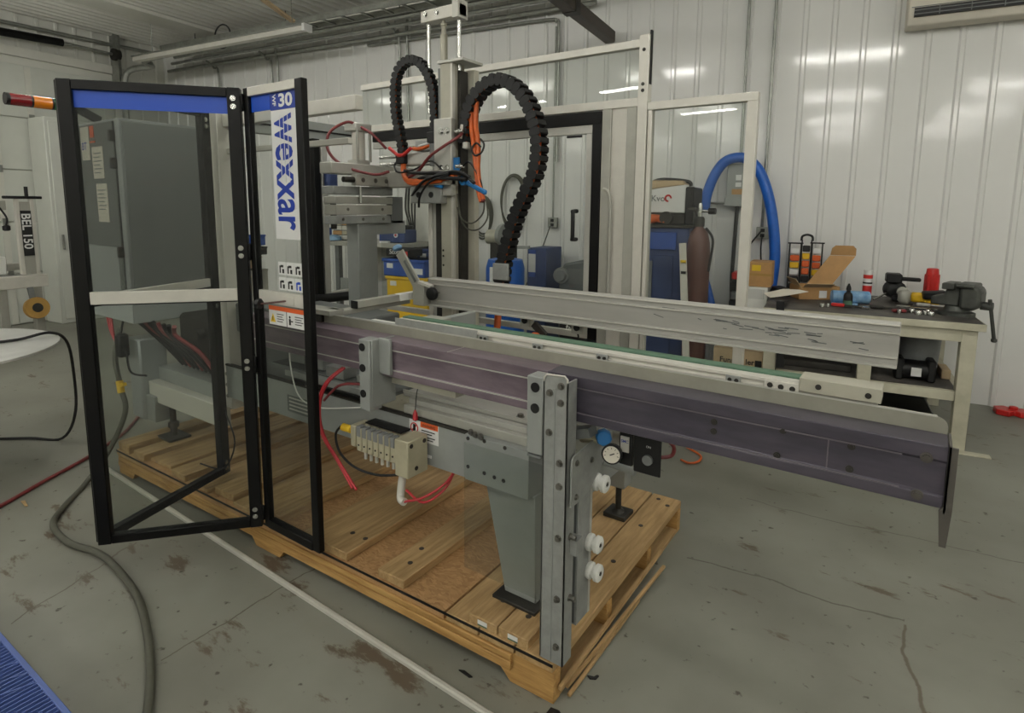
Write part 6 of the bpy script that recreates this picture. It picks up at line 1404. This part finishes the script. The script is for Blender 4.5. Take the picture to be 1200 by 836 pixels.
# coloured bins below right
for j, (x0, x1, y0, y1, v_, m_, nm, lab) in enumerate(((453, 500, 345, 325, 4.9, 'yellow_plastic', 'yellow_bin', 'yellow plastic bin low behind the machine under the blue bin'), (449, 497, 324, 304, 4.9, 'bin_blue', 'blue_bin', 'blue plastic bin with white label behind the tilted flap arm'), (452, 478, 303, 292, 4.95, 'black_plastic', 'paper_towel_box', 'dark box with white and red print standing on the blue bin'), (488, 505, 330, 292, 5.3, 'cabinet_blue', 'blue_cabinet', 'narrow dark blue cabinet left of the column of the machine'))):
    ua, ub = U(x0, v_, y1), U(x1, v_, y1); zt, zl = Zp((x0 + x1) / 2, y1, v_), Zp((x0 + x1) / 2, y0, v_)
    if nm in ('yellow_bin', 'blue_cabinet'): zl = 0.0
    if nm == 'blue_bin': z_yel = Zp(476, 325, 4.9); zl = z_yel + 0.002
    if nm == 'paper_towel_box': zl = Zp(473, 304, 4.9) + 0.016
    t = thing(nm, lab, 'cabinet' if nm == 'blue_cabinet' else 'bin' if 'bin' in nm else 'box', rp((ua + ub) / 2, v_, zl))
    RB(ua, ub, v_, v_ + 0.26, zl, zt).build('body', m_, t, bevel=0.008)
    if 'bin' in nm:
        RB(ua - 0.012, ub + 0.012, v_ - 0.012, v_ + 0.27, zt - 0.03, zt).build('rim', m_, t, bevel=0.004)
        RB(ua + 0.05, ua + 0.13, v_ - 0.004, v_, zt - 0.10, zt - 0.05).build('label', 'label_white', t)
        RB(ub - 0.16, ub - 0.02, v_ - 0.004, v_, zt - 0.15, zt - 0.09).build('label', 'label_white' if nm == 'blue_bin' else 'ink', t)
    elif nm == 'paper_towel_box':
        R_().text('Scott', (ua + 0.05, v_ - 0.002, zl + 0.03), (1, 0, 0), (0, 0, 1), 0.07, (0, -1, 0), 0.01).build('lettering', 'label_white', t)
        RB(ub - 0.10, ub - 0.005, v_ - 0.003, v_, zl + 0.005, zl + 0.06).build('red_band', 'label_red', t)
    else:
        RB(ua + 0.02, ub - 0.02, v_ - 0.008, v_, 0.1, zt - 0.04).build('door', 'bin_blue', t, bevel=0.003)
pt = thing('partition', 'white sheet partition board standing behind the gripper head', 'partition', rp(U(480, 5.75), 5.8, 0))
ua, ub = U(470, 5.7), U(497, 5.7)
RB(ua, ub, 5.86, 5.90, 0.0, Zp(480, 150, 5.8)).build('board', 'trim_white', pt, bevel=0.004)
RB(ua - 0.03, ua, 5.85, 5.91, 0.0, Zp(480, 150, 5.8)).build('edge_strip', 'galvanised', pt)
for k in range(4):
    tag(R_().tube([(U(472 + k * 4, 5.7, 200), 5.80 - 0.02 * k, 2.0), (U(470 + k * 5, 5.7, 240), 5.78 - 0.02 * k, 1.6), (U(476 + k * 3, 5.7, 280), 5.78 - 0.02 * k, 1.35), (U(474 + k * 4, 5.7, 320), 5.78 - 0.02 * k, 1.0)], 0.010, 6).build('hanging_cable', 'rubber'), 'dark cable hanging in a bunch in front of the white partition board', 'cable', 'bunch of cables by the partition')
# clutter behind the corner post
for j, (x0, x1, y0, y1, m_, nm, lab) in enumerate(((264, 271, 290, 276, 'manifold_beige', 'cream_box', 'cream carton on the stack seen right of the aluminium corner post'), (272, 284, 289, 276, 'bin_blue', 'blue_box', 'blue box on the stack seen right of the aluminium corner post'), (264, 286, 300, 290, 'black_plastic', 'black_case', 'flat black case under the blue box behind the corner post'), (265, 280, 316, 302, 'carton_pale', 'pink_carton', 'pinkish carton in the stack behind the corner post'), (264, 288, 345, 317, 'alu_dull', 'grey_crate', 'grey crate at the bottom of the stack behind the corner post'))):
    v_ = 4.2; ua, ub = U(x0, v_, y0), U(x1, v_, y0); zt, zl = Zp((x0 + x1) / 2, y1, v_), Zp((x0 + x1) / 2, y0, v_)
    if nm == 'grey_crate': zl = 0.0
    t = thing(nm, lab, 'box' if 'crate' not in nm else 'crate', rp((ua + ub) / 2, v_, zl))
    RB(ua, ub, v_, v_ + 0.3, zl + 0.002, zt).build('body', m_, t, bevel=0.006); RB(ua - 0.004, ub + 0.004, v_ - 0.004, v_ + 0.304, zt - 0.02, zt).build('lid', m_, t, bevel=0.003)

# ---- far left: case sealer, tall cabinet, round table
bs = thing('case_sealer', 'grey case sealing machine with black lettered mast at the far left', 'machine', rp(-7.9, 3.1, 0))
def LP(x, y, u):
    d = ray(x, y); n = Vector((math.cos(ROOM_A), math.sin(ROOM_A), 0)); p = CPOS + d * (u / n.dot(d))
    return (-p.x * math.sin(ROOM_A) + p.y * math.cos(ROOM_A), p.z)      # (v, z) on the plane u = const
us_ = -7.6
(vm0, zt), (vm1, _), (_, zb) = LP(17, 233, us_), LP(39, 233, us_), LP(30, 322, us_)
for a, b in ((vm0, vm0 + 0.035), (vm1 - 0.035, vm1)):
    RB(us_ - 0.05, us_, a, b, zb, zt).build('mast_rail', 'alu_white', bs, bevel=0.003)
RB(us_ - 0.04, us_ - 0.005, vm0 + 0.035, vm1 - 0.035, zb, zt - 0.03).build('mast_core', 'alu_dull', bs)
RB(us_ - 0.02, us_ + 0.006, vm0 + 0.038, vm1 - 0.038, LP(30, 300, us_)[1], LP(30, 247, us_)[1]).build('name_plate', 'ink', bs)
MB(ROOM).text('BEL 150', (us_ + 0.008, (vm0 + vm1) / 2 - 0.042, LP(30, 250, us_)[1]), (0, 0, -1), (0, 1, 0), 0.115, (1, 0, 0), 0.02).build('lettering', 'label_white', bs)
RB(us_ - 0.03, us_ + 0.01, vm0 - 0.10, vm1 + 0.08, zt, zt + 0.03).build('crank_bar', 'black_plastic', bs, bevel=0.006)
R_().cyl((us_, vm1 - 0.06, zt + 0.03), (us_, vm1 - 0.06, zt + 0.13), 0.018, n=10).build('crank_handle', 'black_plastic', bs)
za_, zb_ = LP(30, 323, us_)[1], LP(30, 337, us_)[1]
RB(us_ - 0.06, us_ + 0.06, LP(0, 330, us_)[0] - 0.6, LP(54, 330, us_)[0], zb_, za_).build('bed_rail', 'alu_white', bs, bevel=0.004)
RB(us_ - 0.5, us_ - 0.06, LP(0, 330, us_)[0] - 0.6, LP(54, 330, us_)[0], zb_ + 0.02, za_ - 0.03).build('bed', 'steel_paint', bs)
RB(us_ - 0.55, us_ - 0.45, LP(0, 330, us_)[0] - 0.6, LP(54, 330, us_)[0], za_ + 0.02, za_ + 0.10).build('rear_rail', 'alu_white', bs, bevel=0.004)
for vv in (LP(3, 330, us_)[0] - 0.06, LP(52, 330, us_)[0] - 0.12):
    RB(us_ - 0.05, us_ + 0.03, vv, vv + 0.08, 0.0, zb_).build('leg', 'alu_dull', bs, bevel=0.004)
(vr, zr) = LP(43, 361, us_ + 0.15); ra_ = 0.115
R_().lathe([(ra_ * 0.45, -0.025), (ra_, -0.025), (ra_, 0.025), (ra_ * 0.45, 0.025)], (us_ + 0.15, vr, zr), (1, 0, 0.2), 24).build('tape_roll', 'tape_brown', bs)
R_().lathe([(0.02, -0.03), (0.05, -0.03), (0.05, 0.03), (0.02, 0.03)], (us_ + 0.15, vr, zr), (1, 0, 0.2), 16).build('tape_core', 'dark_iron', bs)
R_().bar((us_ + 0.12, vr, zr), (us_ + 0.05, vr, zb_), 0.05, 0.03).build('tape_bracket', 'steel_paint_dark', bs)
(vq, zq) = LP(10, 240, us_); RB(us_ - 0.3, us_ - 0.2, vq - 0.5, vm0, zt - 0.12, zt - 0.02).build('top_arm', 'alu_dull', bs, bevel=0.004)
R_().tube([(us_ - 0.2, vq, zt - 0.1), (us_ - 0.1, vq + 0.01, zt - 0.2), (us_ - 0.1, vq, zt - 0.28)], 0.01, 6).build('pendant_cord', 'black_plastic', bs)
R_().lathe([(0.02, 0), (0.035, 0.01), (0.035, 0.05), (0.02, 0.06)], (us_ - 0.1, vq, zt - 0.34), (0, 0, 1), 12).build('pendant', 'black_plastic', bs)
R_().prism([(0, 0), (0.25, 0.10), (0.25, 0.13), (0, 0.05)], (us_ - 0.25, vq - 0.35, zt - 0.02), (0, 1, 0), (0, 0, 1), (0.1, 0, 0)).build('guide_shoe', 'alu_white', bs)
RB(us_ - 0.5, us_ - 0.2, vm0 - 0.3, vm0 - 0.05, za_ + 0.002, za_ + 0.20).build('motor_box', 'white_plastic', bs, bevel=0.01)
tc_ = thing('tall_cabinet', 'tall pale grey cabinet against the left wall beside the overhead door', 'cabinet', rp(-9.2, 4.6, 0))
(v0, zt), (v1, _) = LP(50, 136, -9.0), LP(112, 136, -9.0)
RB(-9.40, -9.0, v0, v1, 0.0, zt).build('body', 'door_sheet', tc_, bevel=0.01)
RB(-9.0, -8.985, v0 + 0.04, v1 - 0.04, 0.06, zt - 0.05).build('door', 'door_sheet', tc_, bevel=0.005)
RB(-8.985, -8.96, v0 + 0.08, v0 + 0.10, 1.0, 1.2).build('handle', 'chrome', tc_)
rt_ = thing('round_table', 'round white topped table at the left edge of the picture', 'table', rp(-4.6, 1.3, 0))
R_().lathe([(0.68, 0), (0.70, 0.004), (0.70, 0.016), (0.695, 0.02)], (-4.6, 1.3, 0.73), (0, 0, 1), 64).build('top', 'table_white', rt_)
R_().lathe([(0.28, 0), (0.28, 0.015), (0.05, 0.03), (0.04, 0.70)], (-4.6, 1.3, 0.0), (0, 0, 1), 32).build('pedestal', 'alu_dull', rt_)
R_().lathe([(0.2, 0), (0.2, 0.02)], (-4.6, 1.3, 0.71), (0, 0, 1), 24).build('top_plate', 'alu_dull', rt_)
cl = thing('cable_coil', 'black cable coiled on the round white table', 'cable', rp(-4.62, 1.52, 0.75))
for q in range(5):
    R_().tube([(-4.60 + (0.20 - 0.012 * q) * math.cos(a), 1.45 + (0.17 - 0.01 * q) * math.sin(a), 0.762 + 0.012 * q) for a in [2 * math.pi * i / 14 + q for i in range(15)]], 0.010, 6, sub=3).build('loop', 'rubber', cl)
R_().tube([(-4.44, 1.55, 0.765), (-4.40, 1.75, 0.762), (-4.40, 1.92, 0.775), (-4.42, 2.02, 0.70), (-4.43, 2.05, 0.5), (-4.45, 2.05, 0.2), (-4.50, 1.98, 0.02), (-4.72, 1.88, 0.012), (-5.0, 1.7, 0.012), (-5.2, 1.6, 0.012)], 0.009, 8).build('lead', 'rubber', cl)
# pipe and door motor on the left wall
dp = thing('door_torsion_shaft', 'black sleeved shaft above the overhead door on the left wall', 'shaft', rp(-9.3, 4.0, 3.6))
(v0, z0), (v1, z1) = LP(-15, 34, -9.3), LP(73, 50, -9.3)
R_().cyl((-9.3, v0, z0), (-9.3, v1, z1), 0.05, n=14).build('sleeve', 'black_paint', dp)
(v2, z2) = LP(134, 64, -9.3); R_().cyl((-9.3, v1, z1), (-9.3, v2 + 0.1, z2), 0.018, n=10).build('shaft', 'galvanised', dp)
R_().lathe([(0.03, -0.05), (0.085, -0.04), (0.085, 0.04), (0.03, 0.05)], (-9.3, v2 + 0.02, z2), (0, 1, 0), 18).build('cable_drum', 'dark_iron', dp)
RB(UL + 0.03, -9.25, v2 + 0.02, v2 + 0.06, z2 - 0.5, z2 + 0.35).build('bracket', 'galvanised', dp)
(v0, z0), (v1, z1) = LP(-10, 23, -9.38), LP(178, 62, -9.38)
conduit([(-9.38, v0 - 0.5, z0), (-9.38, (v0 + v1) / 2, (z0 + z1) / 2), (-9.38, v1, z1)], 0.025, 'steel conduit running along the left wall above the black sleeved shaft')
o = R_(); (v0, z0), (v1, z1) = LP(145, 95, -9.2), LP(205, 70, -9.2)
p = [(-9.2, v0, 2.2), (-9.2, v0, z0 - 0.15), (-9.15, v0 + 0.06, z0 + 0.15), (-8.9, v0 + 0.25, 3.62), (-8.6, 5.3, 3.66), (-6.2, 5.35, 3.68)]
conduit(p, 0.045, 'thick conduit sweeping up from the left wall to run beside the hanging batten')

# ================================================================== on the floor
tr_ = thing('aluminium_strip', 'long aluminium extrusion lying on the floor in front of the pallet', 'strip', (-2.6, 1.38, 0))
MB().prism([(-0.011, 0), (0.011, 0), (0.011, 0.012), (0.005, 0.015), (0.003, 0.008), (-0.003, 0.008), (-0.005, 0.015), (-0.011, 0.012)], (-4.044, 1.400, 0.001), (0.0, 1, 0), (0, 0, 1), (3.9, -0.083, 0)).build('profile', 'alu_white', tr_)
MB().cyl((-4.06, 1.400, 0.014), (-4.02, 1.399, 0.014), 0.014, n=10).build('end_fitting', 'white_plastic', tr_)
gcab = [(-3.93, 1.52, 0.86), (-3.90, 1.47, 0.70), (-3.86, 1.47, 0.52), (-3.80, 1.46, 0.38), (-3.82, 1.36, 0.16), (-3.80, 1.22, 0.016), (-3.62, 1.07, 0.016), (-3.45, 0.965, 0.016), (-3.20, 0.945, 0.016), (-2.98, 0.99, 0.016), (-2.75, 0.985, 0.016), (-2.50, 0.95, 0.016), (-2.29, 0.89, 0.016), (-2.10, 0.82, 0.016), (-1.89, 0.72, 0.016), (-1.6, 0.55, 0.016)]
pc = thing('power_cable', 'thick grey power cable running from the control cabinet across the floor', 'cable', gcab[6])
MB().tube(gcab, 0.015, 10).build('cable', 'grey_cable', pc)
MB().cyl((-3.865, 1.468, 0.56), (-3.845, 1.466, 0.49), 0.020, n=10).build('yellow_tape', 'yellow_plastic', pc)
MB().bar((-3.86, 1.466, 0.53), (-3.80, 1.47, 0.55), 0.02, 0.02).build('tape_tail', 'yellow_plastic', pc)
tag(MB().tube([(-4.95, 2.05, 0.012), (-4.553, 1.757, 0.012), (-4.40, 1.60, 0.012), (-4.221, 1.376, 0.012), (-4.05, 1.10, 0.012), (-3.899, 0.872, 0.012), (-3.7, 0.5, 0.012)], 0.011, 8).build('air_hose', 'dark_red_tube'), 'brown red air hose lying on the floor left of the guard door', 'hose')
OLEAD = [(-1.16, 3.58, 0.01), (-1.10, 3.56, 0.01), (-1.06, 3.62, 0.01), (-1.08, 3.72, 0.01), (-1.2, 3.8, 0.01)]
tag(MB().tube(OLEAD, 0.007, 6).build('orange_lead', 'orange_cable'), 'short orange cord lying on the floor behind the conveyor beam', 'cord')
# blue grating mat
gt = thing('blue_crate', 'blue plastic grating pallet on the floor in the near left corner', 'grating', (-2.35, 0.45, 0))
GZ = 0.13
d1 = (V((-1.90, 0.55, 0)) - V((-2.48, 0.52, 0)))
GA = math.atan2(0.045, 0.58)
e0 = RZ_ = None
def zpt(x, y, z):
    d = ray(x, y); return CPOS + d * ((z - CAM_H) / d.z)
ga, gb = zpt(-6, 733, GZ), zpt(92, 844, GZ); gd_ = (gb - ga).normalized(); gn = V((gd_.y, -gd_.x, 0))
if gn.y > 0: gn = -gn
GL = 1.1; ga = ga - gd_ * 0.35
def gp(s, t, z):
    p = ga + gd_ * s + gn * t; return (p.x, p.y, z)
MB().bar(gp(0, 0.008, GZ - 0.05), gp(GL, 0.008, GZ - 0.05), 0.016, 0.10).build('rim', 'crate_edge', gt, bevel=0.002)
for t in (0.14, 0.30, 0.46):
    MB().bar(gp(0, t, GZ - 0.03), gp(GL, t, GZ - 0.03), 0.012, 0.06).build('long_rib', 'crate_edge', gt, bevel=0.001)
k = 0; s = 0.02
src = None
while s < GL:
    MB().bar(gp(s, 0.016, GZ - 0.022), gp(s, 0.46, GZ - 0.022), 0.0035, 0.042).build('cross_rib', 'crate_edge', gt); s += 0.019; k += 1
for s in (0.50, 0.62, 0.70, 0.77):
    MB().bar(gp(s, 0.016, GZ - 0.022), gp(s - 0.045, 0.135, GZ - 0.022), 0.004, 0.04).build('brace_rib', 'crate_edge', gt)
pl = MB(); a_, b_, c_, d_ = gp(0, 0, 0.002), gp(GL, 0, 0.002), gp(GL, 0.47, 0.002), gp(0, 0.47, 0.002)
pl.add([a_, b_, c_, d_] + [(p[0], p[1], GZ - 0.055) for p in (a_, b_, c_, d_)], [(3, 2, 1, 0), (4, 5, 6, 7), (0, 1, 5, 4), (1, 2, 6, 5), (2, 3, 7, 6), (3, 0, 4, 7)])
pl.build('tray', 'crate_cell_dark', gt)  # dark blue fill paints the shade down in the cells
# red floor piece by the wall
rf = thing('red_base_piece', 'flat red plastic base piece on the floor by the back wall', 'base', rp(1.42, 5.95, 0))
u_, _ = bk(1180, 480, 5.9)
R_().prism([(-0.10, 0), (-0.10, 0.10), (-0.03, 0.14), (0.02, 0.10), (0.08, 0.12), (0.14, 0.08), (0.14, 0.0), (0.05, -0.02), (0.02, 0.02), (-0.02, -0.03)], (1.40, 5.80, 0.001), (1, 0, 0), (0, 1, 0), (0, 0, 0.045)).build('base', 'red_paint', rf, bevel=0.006)
R_().lathe([(0.03, 0), (0.03, 0.02), (0.015, 0.025)], (1.42, 5.86, 0.045), (0, 0, 1), 12).build('boss', 'red_paint', rf)
# small litter
for nm, lab, x, y, m_, pts in (('black_clip', 'black plastic clip lying at the near corner of the pallet', 645, 829, 'black_plastic', [(-0.02, -0.02), (0.03, -0.02), (0.03, 0.01), (0.01, 0.025), (-0.02, 0.02)]), ('rubber_scrap', 'curved black rubber scrap on the floor right of the pallet corner', 694, 793, 'rubber', [(-0.015, -0.01), (0.0, -0.018), (0.018, -0.008), (0.02, 0.012), (0.012, 0.010), (0.008, -0.002), (-0.004, -0.006)]), ('wood_scrap', 'pale wood splinter on the floor left of the guard door', 28, 590, 'wood_plank', [(-0.03, -0.005), (0.05, -0.01), (0.06, 0.0), (-0.02, 0.012)]), ('tie_scrap', 'black cable tie end under the front edge of the pallet', 556, 776, 'black_plastic', [(-0.02, -0.004), (0.03, -0.008), (0.04, 0.0), (0.0, 0.006)])):
    d = ray(x, y); p = CPOS + d * ((0.001 - CAM_H) / d.z)
    if nm in ('black_clip',): p = p + V((0.03, -0.035, 0))
    if nm == 'tie_scrap': p = p + V((0, -0.06, 0))
    tag(MB().prism(pts, (p.x, p.y, 0.001), (1, 0, 0), (0, 1, 0), (0, 0, 0.018 if nm == 'black_clip' else 0.006)).build(nm, m_, None, bevel=0.001), lab, 'scrap')
